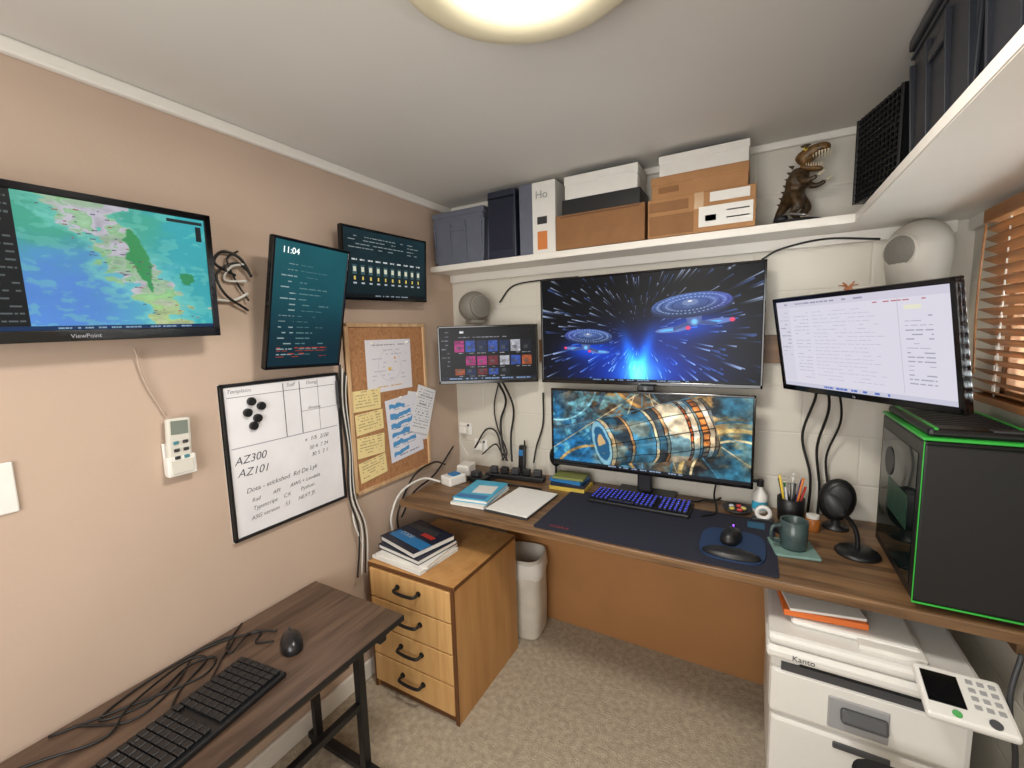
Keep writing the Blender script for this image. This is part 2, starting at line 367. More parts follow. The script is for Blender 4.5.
def im_cork(U,V):
    n=fbm(U,V,60,5,3); n2=fbm(U,V,90,15,2); C=solid(U,(172,124,84)); C=mix(C,np.array([150,104,68])/255,sstep(.45,.3,n)*.7); C=mix(C,np.array([190,144,102])/255,sstep(.45,.6,n2)*.6); return C
def im_sketch(U,V):
    C=solid(U,(222,220,226)); dashes(C,U,V,.15,.85,.9,.02,(140,140,150),2,word=.06)
    q=np.hypot((U-.5)*1.2,V-.5); C=mix(C,np.array([205,205,215])/255,(np.abs(q-.3)<.008)*1.); 
    for i in range(8): dashes(C,U,V,.12,.9,.8-i*.08,.012,(185,185,200),i+4,dens=.4,word=.06)
    rect(C,U,V,.46,.52,.40,.46,(230,190,80)); rect(C,U,V,.60,.64,.62,.66,(230,150,80)); dashes(C,U,V,.2,.8,.1,.02,(210,170,100),9,word=.05); return C
def im_chart(U,V):
    C=solid(U,(222,222,232)); n=fbm(U,V,6,61)
    for i in range(6):
        y=.88-i*.15; C=mix(C,np.array([80,150,205])/255,((np.abs(V-y-.12*(n-.5))<.035)&(U>.1)&(U<.55+.4*((i*7)%5)/5))*1.)
        dashes(C,U,V,.15,.85,y-.06,.012,(90,100,120),i,word=.06)
    return C
def im_lines(seed,bg=(226,226,230),ink=(140,145,160),nl=14):
    def f(U,V):
        C=solid(U,bg)
        for i in range(nl): dashes(C,U,V,.1,.9,.92-i*.85/nl,.28/nl,ink,seed+i,word=.06)
        return C
    return f
def im_board(U,V):
    C=solid(U,(224,223,226)); n=fbm(U,V,4,9); C=C*(.95+.1*n[...,None])
    k=(60,60,68)
    for x in (.47,.62,.80): rect(C,U,V,x,x+.005,.60,.985,k)
    rect(C,U,V,.02,.98,.93,.934,k); rect(C,U,V,.02,.98,.595,.60,(150,150,160)); rect(C,U,V,.62,.98,.76,.764,(120,120,130))
    return C
# ------------ materials
M_black=mat('black_plastic',(20,20,22),.42,noise=.1,nscale=60)
M_gloss=mat('gloss_black_plastic',(8,8,10),.14)
M_dark=mat('dark_grey_plastic',(48,49,52),.5,noise=.1)
M_white=mat('white_plastic',(226,224,218),.4,noise=.02)
M_trim=mat('white_trim_paint',(226,222,214),.45,noise=.02,nscale=6)
M_met=mat('brushed_metal',(150,150,152),.35,1)
M_cable=mat('cable_black',(18,18,18),.5)
M_cablew=mat('cable_white',(205,203,196),.5)
M_ink=mat('marker_ink',(48,48,62),.6)
M_card=mat('cardboard',(164,120,78),.8,noise=.08,nscale=14)
M_card2=mat('cardboard_dark',(134,94,58),.8,noise=.08,nscale=14)
M_paper=mat('paper_white',(220,218,212),.7,noise=.02)
# ------------ room
def plank(name,x0,x1,y0,y1,z0,z1,m,bev=0):
    b=B(name,((x0+x1)/2,(y0+y1)/2,(z0+z1)/2)); b.box((0,0,0),(x1-x0,y1-y0,z1-z0),m,bev); return b.done()
M_wall=mat('beige_wall_paint',(186,164,146),.75,noise=.03,nscale=3,bump=.08,bscale=90)
M_ceil=mat('ceiling_paint',(208,205,199),.85,noise=.015,nscale=3)
M_carpet=mat('carpet',(168,155,135),.95,noise=.22,nscale=40,bump=1.0,bscale=140)
def blockwall():
    m=bpy.data.materials.new('painted_blockwork'); m.use_nodes=True; nt=m.node_tree; b=nt.nodes['Principled BSDF']; b.inputs['Roughness'].default_value=.55
    b.inputs['Base Color'].default_value=(*lin((206,201,189)),1)
    g=nt.nodes.new('ShaderNodeNewGeometry'); sp=nt.nodes.new('ShaderNodeSeparateXYZ'); cb=nt.nodes.new('ShaderNodeCombineXYZ')
    ad0=nt.nodes.new('ShaderNodeMath'); ad0.operation='ADD'
    nt.links.new(g.outputs['Position'],sp.inputs[0]); nt.links.new(sp.outputs['X'],ad0.inputs[0]); nt.links.new(sp.outputs['Y'],ad0.inputs[1])
    nt.links.new(ad0.outputs[0],cb.inputs['X']); nt.links.new(sp.outputs['Z'],cb.inputs['Y'])
    br=nt.nodes.new('ShaderNodeTexBrick'); br.inputs['Scale'].default_value=1; br.inputs['Brick Width'].default_value=.4; br.inputs['Row Height'].default_value=.2; br.inputs['Mortar Size'].default_value=.006; br.inputs['Mortar Smooth'].default_value=.8
    br.inputs['Color1'].default_value=(1,1,1,1);br.inputs['Color2'].default_value=(1,1,1,1);br.inputs['Mortar'].default_value=(0,0,0,1)
    nt.links.new(cb.outputs[0],br.inputs['Vector'])
    n=nt.nodes.new('ShaderNodeTexNoise'); n.inputs['Scale'].default_value=60; nt.links.new(g.outputs['Position'],n.inputs['Vector'])
    ad=nt.nodes.new('ShaderNodeMath'); ad.operation='MULTIPLY_ADD'; nt.links.new(n.outputs['Fac'],ad.inputs[0]); ad.inputs[1].default_value=.35; nt.links.new(br.outputs['Color'],ad.inputs[2])
    bp=nt.nodes.new('ShaderNodeBump'); bp.inputs['Strength'].default_value=.35; bp.inputs['Distance'].default_value=.005
    nt.links.new(ad.outputs[0],bp.inputs['Height']); nt.links.new(bp.outputs[0],b.inputs['Normal']); return m
M_block=blockwall()
plank('floor',-.1,RX+.1,YB-.1,.1,FL-.08,FL,M_carpet)
plank('ceiling',-.1,RX+.1,YB-.1,.1,CE,CE+.08,M_ceil)
plank('wall_left',-.1,0,YB-.1,.1,FL,CE,M_wall)
plank('wall_back',0,RX,0,.1,FL,CE,M_block)
wy0,wy1,wz0,wz1=-1.35,-.27,1.24,1.93
b=B('wall_right',(RX+.05,0,0)); 
for (a,c,d,e) in [(YB,wy0,FL,CE),(wy1,0,FL,CE),(wy0,wy1,FL,wz0),(wy0,wy1,wz1,CE)]: b.bb(-.05,.05,a,c,d,e,M_block)
b.done()
b=B('wall_front',(0,YB-.05,0)); fx0,fx1,fz0,fz1=.5,2.2,.6,2.1  # opening in this unseen wall is added for the fill light
for (a,c,d,e) in [(0,fx0,FL,CE),(fx1,RX,FL,CE),(fx0,fx1,FL,fz0),(fx0,fx1,fz1,CE)]: b.bb(a,c,-.05,.05,d,e,M_wall)
b.done()
plank('trim_1',0,.03,YB,0,CE-.045,CE,M_trim,.008)
plank('trim_2',.03,RX,-.025,0,CE-.035,CE,M_trim,.008)
plank('baseboard_left',0,.02,YB,0,FL,FL+.10,M_trim,.006)
M_fr=wood('window_wood',(120,78,44),(160,112,68),'z')
b=B('window_1',(RX,(wy0+wy1)/2,(wz0+wz1)/2)); w=(wy1-wy0)/2; h=(wz1-wz0)/2
for (a,c,d,e) in [(-w,w,-h,-h+.04),(-w,w,h-.04,h),(-w,-w+.04,-h,h),(w-.04,w,-h,h),(-.02,.02,-h,h)]: b.bb(.02,.08,a,c,d,e,M_fr,.004)
b.bb(.045,.05,-w,w,-h,h,mat('window_glass',(235,245,250),.02,trans=1))
b.done()
M_bl=wood('blind_wood',(128,80,40),(176,122,70),'y',rough=.4)
b=B('window_blind',(RX-.035,(wy0+wy1)/2,(wz0+wz1)/2))
b.bb(-.03,.03,-w,w,h-.05,h-.002,M_bl,.004)
for i in range(17):
    b.box((0,0,h-.08-i*.036),(.05,2*w-.01,.004),M_bl,ry=28)
for yy in (-w+.15,w-.12):
    b.cyl((.0,yy,0),.0025,2*h-.04,M_cablew,seg=6)
b.bb(-.026,.026,-w,w,-h,-h+.025,M_bl,.003)
b.tube([(-.04,w-.06,h-.06),(-.045,w-.06,0),(-.04,w-.07,-h+.1)],.004,M_fr)
b.done()
# --- shelf
SB=1.947; ST=1.982
b=B('wall_shelf',(1.2,-.12,ST))
P=[(0,0),(0,-.24),(2.226,-.24),(2.226,-2.6),(2.655,-2.6),(2.655,0)]
b.prism([(x-1.2,y+.12) for x,y in P],SB-ST,0,M_trim,bev=.003)
b.bb(0-1.2,2.6-1.2,.095,.118,-.085,SB-ST,M_trim,.003); b.bb(2.63-1.2,2.655-1.2,-2.4,.09,-.085,SB-ST,M_trim,.003)
b.done()
# --- desk
DZ=.60; DF=-.76
M_desk=wood('desk_wood',(82,60,40),(130,98,66),'x',.9,rough=.42)
b=B('desk',(1.39,DF/2,DZ))
b.bb(.12-1.39,2.645-1.39,DF/2,-DF/2-.003,-.04,0,M_desk,.006)
b.bb(.12-1.39,2.645-1.39,.35,.377,-.11,-.04,M_desk,.004)
b.bb(2.62-1.39,2.655-1.39,DF/2+.05,.35,-.10,-.04,M_desk,.004)
b.done()
M_panel=mat('brown_hardboard',(168,120,74),.6,noise=.06,nscale=4)
plank('desk_back_panel',.40,2.10,-.022,-.002,FL,.485,M_panel,.002)
# --- drawer cabinet
x0,x1,y0,y1,zt=.09,.66,-.983,-.373,.334
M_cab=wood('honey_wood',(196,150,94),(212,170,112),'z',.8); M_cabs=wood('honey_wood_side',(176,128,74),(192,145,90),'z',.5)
M_edge=mat('cabinet_edge_brown',(96,60,32),.5)
b=B('drawer_cabinet',((x0+x1)/2,(y0+y1)/2,FL)); hw=(x1-x0)/2; hd=(y1-y0)/2; H=zt-FL
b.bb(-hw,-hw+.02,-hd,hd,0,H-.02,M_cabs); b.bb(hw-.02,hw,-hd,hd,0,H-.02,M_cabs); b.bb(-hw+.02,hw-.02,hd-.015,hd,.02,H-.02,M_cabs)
b.bb(-hw,hw,-hd-.005,hd,H-.02,H,M_cabs,.003); b.bb(-hw+.02,hw-.02,-hd+.01,hd,0,.04,M_edge)
b.bb(-hw-.001,hw+.001,-hd-.008,-hd-.004,H-.022,H-.002,M_edge); b.bb(hw-.018,hw+.002,-hd-.008,-hd,0.,H-.02,M_edge); b.bb(-hw-.002,-hw+.012,-hd-.008,-hd,0.,H-.02,M_edge)
b.bb(hw-.001,hw+.003,-hd,hd,H-.022,H-.002,M_edge)
dh=(H-.02-.05)/4
for i in range(4):
    z=.045+i*dh
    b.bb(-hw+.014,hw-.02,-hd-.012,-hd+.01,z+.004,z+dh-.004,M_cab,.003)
    b.bb(-hw+.03,hw-.03,-hd+.01,hd-.03,z+.01,z+dh-.03,M_edge)
    zz=z+dh*.62
    b.tube([(-.07,-hd-.012,zz),(-.068,-hd-.045,zz-.002),(-.05,-hd-.052,zz-.004),(0,-hd-.054,zz-.006),(.05,-hd-.052,zz-.004),(.068,-hd-.045,zz-.002),(.07,-hd-.012,zz)],.008,M_black)
    for q in (-.07,.07): b.cyl((q,-hd-.015,zz),.014,.008,M_black,axis='y',seg=14)
b.done()
# --- side table
TZ=.348
M_tab=wood('walnut_laminate',(66,50,40),(100,79,64),'y',rough=.36)
b=B('side_table',(.31,-1.93,TZ))
b.bb(-.288,.29,-.67,.67,-.028,0,M_tab,.003)
b.bb(-.288,.29,-.672,-.668,-.028,0,M_black); b.bb(.289,.292,-.67,.67,-.026,-.002,M_black)
b.bb(-.25,.20,-.45,.45,-.12,-.10,M_tab)
for s_ in (-.56,.56):
    b.bb(.10,.135,s_-.018,s_+.018,-.72,-.028,M_black,.004)
    b.bb(-.22,-.19,s_-.018,s_+.018,-.72,-.028,M_black,.004)
    b.bb(-.26,.32,s_-.02,s_+.02,-.735,-.70,M_black,.006)
    for q in (-.23,.29): b.cyl((q,s_,-.738),.022,.018,M_black,seg=14)
    b.bb(-.27,.28,s_-.018,s_+.018,-.06,-.028,M_black,.004)
b.bb(.10,.13,-.56,.56,-.08,-.05,M_black,.003)
b.bb(.10,.13,-.56,.56,-.42,-.39,M_black,.003)
b.done()
# --- monitors
def monitor(name,o,w,h,img,nx,ny,rz=0,ry=0,rx=0,bez=.018,chin=.022,d=.045,logo=None,arm=None,em=1.0,gloss=True):
    b=B(name,o,rz,ry,rx); mm=M_gloss if gloss else M_black
    b.bb(-w/2,w/2,0.004,d*.55,-h/2,h/2,mm,.006)
    b.bb(-w/2+.05,w/2-.05,d*.4,d+.012,-h/2+.06,h/2-.06,M_black,.012)
    b.bb(-w/2,w/2,-.006,.01,h/2-bez,h/2,mm,.003); b.bb(-w/2,w/2,-.006,.01,-h/2,-h/2+chin,mm,.003)
    b.bb(-w/2,-w/2+bez,-.006,.01,-h/2,h/2,mm,.003); b.bb(w/2-bez,w/2,-.006,.01,-h/2,h/2,mm,.003)
    sw=w-2*bez; sh=h-bez-chin
    b.image('screen',RT(0,0,0,(0,-.001,(chin-bez)/2)),sw,sh,nx,ny,img,em)
    if logo: b.text('logo',logo,RT(0,0,0,(0,-.0068,-h/2+chin*.3)),chin*.5,mat('logo_grey',(150,150,155),.4),'CENTER')
    if arm:
        b.bb(-.06,.06,d+.01,d+.02,-.06,.06,M_black,.003)
        b.tube([(0,d+.02,0),(0,d+arm*.5,0),(0,arm,0)],.016,M_black,straight=True); b.bb(-.03,.03,arm-.01,arm,-.03,.03,M_black)
    return b
b=monitor('wall_television',(.13,-2.015,1.762),.76,.43,im_map,440,250,rz=90,ry=-1.5,rx=4,bez=.022,chin=.034,logo='ViewPoint',arm=.122,em=.95)
b.done()
b=monitor('portrait_monitor',(.150,-1.265,1.675),.385,.55,im_port,150,220,rz=92,ry=1.5,rx=12,bez=.012,chin=.014,arm=.135,em=.9)
b.text('clock','11:04',RT(0,0,0,(-.15,-.003,.215)),.036,mat('screen_text',(225,240,240),.5,emit=.7)); b.done()
b=monitor('wall_monitor',(.10,-.715,1.915),.63,.365,im_dash,300,170,rz=90,ry=-1.5,rx=4,bez=.012,chin=.016,arm=.090,em=.9); b.done()
b=monitor('small_monitor',(.435,-.248,1.41),.62,.36,im_tiles,300,170,rz=29,bez=.014,chin=.022,em=.95,arm=.16); b.done()
b=monitor('large_monitor',(1.341,-.15,1.5385),1.164,.609,im_space,600,315,bez=.012,chin=.02,arm=.145,em=1.05,logo='hp'); b.done()
b=monitor('ultrawide_monitor',(1.366,-.19,.975),1.065,.46,im_engine,600,260,bez=.012,chin=.02,em=1.05)
b.bb(-.04,.04,.06,.10,-.35,.05,M_black,.01); b.bb(-.16,.16,.045,.18,-.373,-.36,M_black,.005)
b.done()
b=monitor('document_monitor',(2.196,-.495,1.452),.735,.415,im_doc,330,180,rz=-54,rx=10,ry=-.5,bez=.018,chin=.024,em=.9,logo='hp',d=.05)
b.bb(-.06,.06,.06,.07,-.06,.06,M_black,.003); b.tube([(0,.06,0),(-.03,.2,0),(-.18,.24,0),(-.36,.29,-.04)],.016,M_black); b.done()
# --- light
b=B('ceiling_light',(1.417,-1.62,CE))
M_cream=mat('cream_rim',(224,216,186),.4)
b.lathe([(.0,0),(.30,0),(.305,-.03),(.295,-.06),(.27,-.075),(.235,-.078),(.205,-.07),(.198,-.055),(0,-.055)],(0,0,0),M_cream,64)
b.lathe([(.198,-.056),(.19,-.064),(.1,-.07),(0,-.071)],(0,0,0),mat('led_diffuser',(255,250,238),.5,emit=10),48)
b.done()
# ================= wall items on the left
b=B('whiteboard',(.001,-1.3215,1.0285),rz=90); bw,bh=.569,.665
b.bb(-bw/2,bw/2,-.014,0,-bh/2,bh/2,M_white)
for (a,c,d,e) in [(-bw/2,bw/2,-bh/2,-bh/2+.014),(-bw/2,bw/2,bh/2-.014,bh/2),(-bw/2,-bw/2+.014,-bh/2,bh/2),(bw/2-.014,bw/2,-bh/2,bh/2)]: b.bb(a,c,-.022,0,d,e,M_black,.003)
b.image('board_face',RT(o=(0,-.0155,0)),bw-.028,bh-.028,260,300,im_board)
for (x,z) in [(-.185,.205),(-.165,.250),(-.145,.175),(-.125,.225),(-.165,.145)]: b.cyl((x,-.024,z),.018,.016,M_black,axis='y',seg=20,bev=.003)
def wtxt(n,t,x,z,s,rot=0): b.text(n,t,RT(0,rot,0,(x,-.0165,z)),s,M_ink,shear=.3,thin=.0005)
wtxt('note_header_1','Templates',-.26,.292,.024); wtxt('note_header_2','Staff',.0,.292,.024); wtxt('note_header_3','Doing',.10,.292,.024); wtxt('note_header_4','Waiting',.10,.170,.022)
wtxt('note_code_1','AZ300',-.255,-.01,.048,-2); wtxt('note_code_2','AZ101',-.248,-.062,.048,2); wtxt('note_days','x  1/5  2/20',.07,.02,.028); wtxt('note_days_2','30 4  7 24',.09,-.025,.026,-3); wtxt('note_days_3','30 5  2 1',.10,-.06,.026,-3)
wtxt('note_text_1','Dota - stickshed  Rd De Lyk',-.22,-.14,.030,-3); wtxt('note_text_2','Rail        API       AWS + Lambda',-.20,-.185,.025,-3); wtxt('note_text_3','Typescript    CX       Python',-.20,-.222,.026,-3); wtxt('note_text_4','ASG version    S3      NEXT JS',-.21,-.262,.025,-3)
b.done()
b=B('whiteboard_marker',(.020,-1.055,1.26),rz=90); b.cyl((0,-.012,0),.009,.12,M_black,seg=12); b.cyl((0,-.012,-.065),.007,.03,M_dark,seg=12); b.done()
b=B('corkboard',(.002,-.6625,1.1445),rz=90); bw,bh=.631,.937
b.bb(-bw/2,bw/2,-.012,0,-bh/2,bh/2,M_card)
M_pine=wood('pine_frame',(178,142,104),(206,172,132),'z')
for (a,c,d,e) in [(-bw/2,bw/2,-bh/2,-bh/2+.022),(-bw/2,bw/2,bh/2-.022,bh/2),(-bw/2,-bw/2+.022,-bh/2,bh/2),(bw/2-.022,bw/2,-bh/2,bh/2)]: b.bb(a,c,-.022,0,d,e,M_pine,.003)
b.image('cork_face',RT(o=(0,-.0125,0)),bw-.03,bh-.03,260,380,im_cork)
def lp(y,z): return (y+.6625,z-1.1445)
def sheet(n,y,z,w,h,f,rot=0,d=-.015,nx=60,ny=60): x_,z_=lp(y,z); b.image(n,RT(0,rot,0,(x_,d,z_)),w,h,nx,ny,f)
sheet('printed_sheet_1',-.665,1.37,.36,.30,im_sketch,0,nx=100,ny=100)
sheet('printed_sheet_2',-.405,1.06,.18,.30,im_lines(3),20,-.0235)
sheet('printed_sheet_3',-.45,1.03,.22,.30,im_lines(9),12,-.0145)
sheet('printed_chart',-.57,.985,.29,.38,im_chart,-4,-.018,nx=100,ny=130)
for i,(y,z,r) in enumerate([(-.855,1.19,1),(-.845,1.065,-2),(-.845,.93,2),(-.84,.80,-5)]): sheet('sticky_note_%d'%(i+1),y,z,.20,.115,im_lines(20+i,(232,212,152),(170,152,110),6),r,-.016)
for (y,z) in [(-.80,1.50),(-.52,1.50),(-.60,1.17),(-.45,1.17)]:
    x_,z_=lp(y,z); b.sph((x_,-.022,z_),.009,M_white,seg=10)
b.done()
b=B('air_conditioner_remote',(.001,-1.768,1.15),rz=90)
b.bb(-.045,.045,-.012,0,-.10,.02,M_white,.004); b.bb(-.047,.047,-.04,-.008,-.105,-.03,M_white,.006)
M_rem=mat('remote_cream',(206,203,192),.45)
b.box((0,-.026,.005),(.078,.024,.21),M_rem,.008,ry=3); b.box((.003,-.039,.075),(.055,.002,.05),mat('lcd_grey',(120,128,118),.3),ry=3)
for i in range(3):
    for j in range(2): b.box((-.014+j*.03,-.0415,.02-i*.028),(.018,.004,.012),M_dark if (i+j)%3 else mat('button_teal',(70,130,140),.5),.002)
b.bb(-.035,.035,-.044,-.040,-.095,-.045,M_rem,.002)
b.done()
b=B('light_switch',(.001,-2.235,1.13),rz=90); b.bb(-.06,.06,-.008,0,-.075,.075,M_white,.004); b.bb(-.015,.015,-.016,-.006,-.02,.02,M_white,.003); b.done()
for nm,(x,z) in {'a':(.07,.86),'b':(.20,.75)}.items():
    b=B('power_outlet',(x,-.002,z)); b.bb(-.055,.055,-.01,0,-.045,.045,M_white,.004); b.bb(-.03,.03,-.05,-.01,-.028,.022,M_white,.008); b.bb(.02,.034,-.016,-.008,.02,.034,M_dark); b.done()
# ================= side-table items
def keyboard(name,o,L_,D_,rz,body,keys,legend=None,rows=6):
    b=B(name,o,rz); b.box((0,0,.009),(L_,D_,.018),body,.005)
    n=int(L_/.0245); kw=(L_-.02)/n
    kd=(D_-.025)/rows
    for r in range(rows):
        j=0
        while j<n:
            s=1
            if r==0 and 4<=j<10: s=6
            if j%15==14 and r<5: j+=1; continue
            x=-L_/2+.01+kw*(j+s/2); y=-D_/2+.014+kd*(r+.5)
            b.box((x,y,.024),(kw*s-.0035,kd-.0035,.011),keys,.002,seg=1)
            if legend and s==1: b.box((x,y,.0298),(kw*.4,kd*.35,.0006),legend)
            j+=s
    return b
keyboard('keyboard',(.395,-2.02,TZ+.0005),.60,.225,97,M_black,M_black).done()
b=B('computer_mouse',(.335,-1.60,TZ+.0005),rz=152)
def mouse_shape(b,m):
    t=bmesh.new(); bmesh.ops.create_uvsphere(t,u_segments=28,v_segments=16,radius=1)
    for v in t.verts:
        x,y,z=v.co; k=1-.18*max(0,x); v.co=Vector((.078*x,.044*y*k*(1-.10*math.cos(x*3)),max(.046*z*(1-.25*x),-.006)+.0065))
    b._add(t,m,None,True)
    b.box((.045,0,.040),(.055,.0015,.012),M_black,rx=0,ry=14); b.cyl((.042,0,.040),.010,.007,M_dark,axis='y',seg=16)
mouse_shape(b,mat('mouse_black',(24,24,27),.3)); b.done()
def cable(name,pts,r=.004,m=M_cable,n=10):
    b=B(name,pts[0]); o=Vector(pts[0]); b.tube([Vector(p)-o for p in pts],r,m,seg=6,n=n); return b.done()
T=TZ+.005
def bundle(name,lst):
    o=Vector(lst[0][0][0]); b=B(name,o)
    for pts,r,m in lst: b.tube([Vector(p)-o for p in pts],r,m,seg=6,n=10)
    return b.done()
bundle('peripheral_cables',[
 ([(.265,-1.63,T+.006),(.20,-1.66,T),(.15,-1.62,T),(.06,-1.75,T),(.05,-1.95,T),(.10,-2.1,T),(.16,-2.0,T),(.10,-1.85,T),(.14,-1.78,T),(.20,-1.85,T),(.14,-2.0,T),(.04,-2.2,T)],.004,M_cable),
 ([(.27,-1.98,T),(.20,-1.92,T),(.12,-1.80,T),(.07,-1.85,T+.004),(.13,-2.03,T+.006),(.20,-2.12,T),(.12,-2.25,T),(.05,-2.4,T)],.004,M_cable),
 ([(.21,-1.58,T),(.13,-1.64,T+.004),(.18,-1.74,T+.006),(.11,-1.72,T),(.03,-1.62,T)],.0035,M_cable),
 ([(.25,-1.85,T),(.18,-1.78,T),(.08,-1.68,T),(.05,-1.80,T),(.16,-1.92,T),(.20,-2.05,T),(.06,-2.15,T)],.0035,M_cable)])
# ================= cabinet items
def book(b,c,d,rz,cover,z,th,pages=M_paper):
    b.box((c[0],c[1],z+th/2),(d[0]-.006,d[1]-.006,th-.006),pages,rz=rz)
    b.box((c[0],c[1],z+th-.002),(d[0],d[1],.004),cover,.001,rz=rz); b.box((c[0],c[1],z+.002),(d[0],d[1],.004),cover,.001,rz=rz)
    v=Matrix.Rotation(math.radians(rz),3,'Z')@Vector((-d[0]/2+.002,0,0)); b.box((c[0]+v.x,c[1]+v.y,z+th/2),(.004,d[1],th),cover,.001,rz=rz)
M_navy=mat('book_navy',(28,34,52),.35); M_blueb=mat('book_blue',(40,110,165),.35); M_red=mat('red_ink',(170,50,45),.4); M_cyan=mat('book_cyan',(60,165,200),.4)
b=B('book_stack',(.28,-.80,.336))
book(b,(.0,-.02),(.36,.30),-4,M_paper,0,.018); book(b,(.01,-.015),(.34,.28),3,M_white,.019,.018); book(b,(-.0,0),(.33,.28),-8,M_navy,.038,.026); book(b,(-.01,.01),(.32,.27),-14,M_navy,.065,.030)
b.box((-.01,-.05,.0965),(.30,.07,.001),M_blueb,rz=-14); b.box((-.02,.08,.0965),(.24,.06,.001),M_dark,rz=-14); b.box((.06,.02,.0968),(.10,.03,.001),M_red,rz=-14)
b.text('title','CODE',RT(-14,0,-90,(-.12,-.01,.0975)),.04,mat('title_grey',(150,160,175),.5))
b.done()
# ================= desk items
b=B('blue_book',(.525,-.52,DZ),rz=4); book(b,(0,0),(.21,.32),0,M_paper,0,.016); book(b,(.0,.01),(.21,.30),3,M_cyan,.017,.022); b.box((.02,.02,.0395),(.12,.12,.001),M_paper,rz=8); b.box((0,-.1,.0395),(.18,.05,.001),M_blueb,rz=3); b.done()
b=B('notebook',(.79,-.51,DZ),rz=-2); b.box((0,0,.007),(.26,.37,.014),M_dark,.003); b.box((.004,0,.0155),(.25,.36,.005),M_paper,.001); b.done()
b=B('card_boxes',(.94,-.16,DZ)); M_yel=mat('box_yellow',(190,165,70),.5)
b.box((0,0,.012),(.22,.16,.024),M_yel,.002); b.box((.0,.0,.034),(.21,.15,.018),M_navy,.002,rz=4); b.box((-.01,.005,.054),(.20,.14,.022),M_blueb,.002,rz=-5); b.box((0,0,.072),(.19,.13,.014),mat('box_olive',(120,128,70),.5),.002,rz=3); b.done()
M_mat=mat('desk_mat_fabric',(26,28,44),.85,noise=.1,nscale=80)
b=B('desk_mat',(1.48,-.475,DZ)); 
b.prism([(x_,y_) for x_,y_ in [(-.50,-.27),(.50,-.27),(.51,-.26),(.51,.26),(.50,.27),(-.50,.27),(-.51,.26),(-.51,-.26)]],0,.006,M_mat)
b.bb(.40,.47,.15,.22,.006,.0068,mat('mat_teal',(40,90,120),.8)); b.text('mat_logo','HOAX',RT(0,0,-90,(-.44,-.24,.0062)),.035,mat('mat_red',(120,40,44),.6)); b.done()
kb=keyboard('mechanical_keyboard',(1.37,-.255,DZ+.0065),.52,.19,-1,M_black,mat('keycap_navy',(16,20,44),.4,emit=.15),mat('key_legend_blue',(60,70,210),.4,emit=.9)); kb.done()
b=B('mouse_pad',(1.825,-.55,DZ+.0065)); 
pts=[]
for i in range(32):
    a=2*math.pi*i/32; c_,s_=math.cos(a),math.sin(a); pts.append((.125*abs(c_)**.5*(1 if c_>0 else -1),.15*abs(s_)**.6*(1 if s_>0 else -1)))
b.prism(pts,0,.006,mat('mouse_pad_navy',(26,50,84),.7)); b.sph((0,-.10,.007),(.11,.045,.026),M_black,cut=-.004); b.done()
b=B('gaming_mouse',(1.82,-.50,DZ+.013),rz=80); mouse_shape(b,M_black); b.cyl((.035,0,.044),.008,.006,mat('mouse_led',(150,80,255),.4,emit=2),axis='y',seg=12); b.box((-.045,0,.034),(.02,.018,.003),mat('mouse_led',(150,80,255)),ry=-35); b.done()
b=B('coaster',(2.05,-.47,DZ)); b.box((0,0,.006),(.16,.16,.012),mat('coaster_teal',(110,140,132),.6,noise=.1),.004,rz=10); b.done()
b=B('coffee_mug',(2.05,-.47,DZ+.0125)); M_mug=mat('mug_glaze',(58,74,74),.25,noise=.12,nscale=30)
b.lathe([(0,0),(.046,0),(.050,.01),(.051,.118),(.048,.12),(.045,.115),(.044,.012),(0,.01)],(0,0,0),M_mug,32)
b.tube([(-.045,-.02,.095),(-.075,-.033,.09),(-.083,-.038,.062),(-.074,-.033,.033),(-.047,-.02,.026)],.007,M_mug); b.done()
b=B('pen_holder',(2.06,-.13,DZ)); b.lathe([(0,0),(.055,0),(.058,.11),(.053,.11),(.05,.006),(0,.006)],(0,0,0),M_black,24)
cols=[(200,60,50),(40,60,150),(230,230,225),(60,140,70),(30,30,32),(220,190,60),(190,190,195),(30,30,32),(210,120,50)]
for i,cc in enumerate(cols):
    a=i*.7; r0=.025; b.tube([(r0*math.cos(a)*.6,r0*math.sin(a)*.6,.01),(.056*math.cos(a),.045*math.sin(a),.17+.025*(i%3))],.0055,mat('pen_%d'%i,cc,.4),straight=True)
for sx in (-1,1): b.lathe([(.016,-.004),(.021,-.004),(.021,.004),(.016,.004),(.016,-.004)],(sx*.022-.01,-.0,.20),mat('scissor_grip',(190,186,176),.4),18,rx=90)
b.tube([(-.01,0,.18),(-.005,0,.05)],.006,M_met,straight=True)
b.done()
b=B('spray_bottle',(1.93,-.09,DZ)); b.lathe([(0,0),(.032,0),(.034,.01),(.034,.09),(.012,.12),(.012,.135),(0,.135)],(0,0,0),M_white,24); b.lathe([(.0345,.02),(.0345,.06)],(0,0,0),M_cyan,24); b.cyl((0,0,.15),.016,.035,M_black,seg=18,bev=.003); b.bb(-.035,0,-.008,.008,.15,.165,M_black,.003); b.done()
b=B('tape_dispenser',(1.945,-.21,DZ)); b.lathe([(.02,-.01),(.036,-.01),(.036,.01),(.02,.01),(.02,-.01)],(0,0,.042),M_white,24,rx=90); b.bb(-.05,.045,-.018,.018,0,.016,M_black,.004); b.done()
b=B('small_jar',(2.14,-.22,DZ)); b.lathe([(0,0),(.028,0),(.03,.005),(.03,.05),(.024,.058),(0,.058)],(0,0,0),mat('jar_amber',(160,96,40),.3),22); b.cyl((0,0,.065),.026,.016,M_white,seg=22,bev=.002); b.done()
b=B('black_tin',(2.02,-.30,DZ)); b.lathe([(0,0),(.034,0),(.036,.004),(.036,.03),(.032,.036),(0,.036)],(0,0,0),M_black,24); b.done()
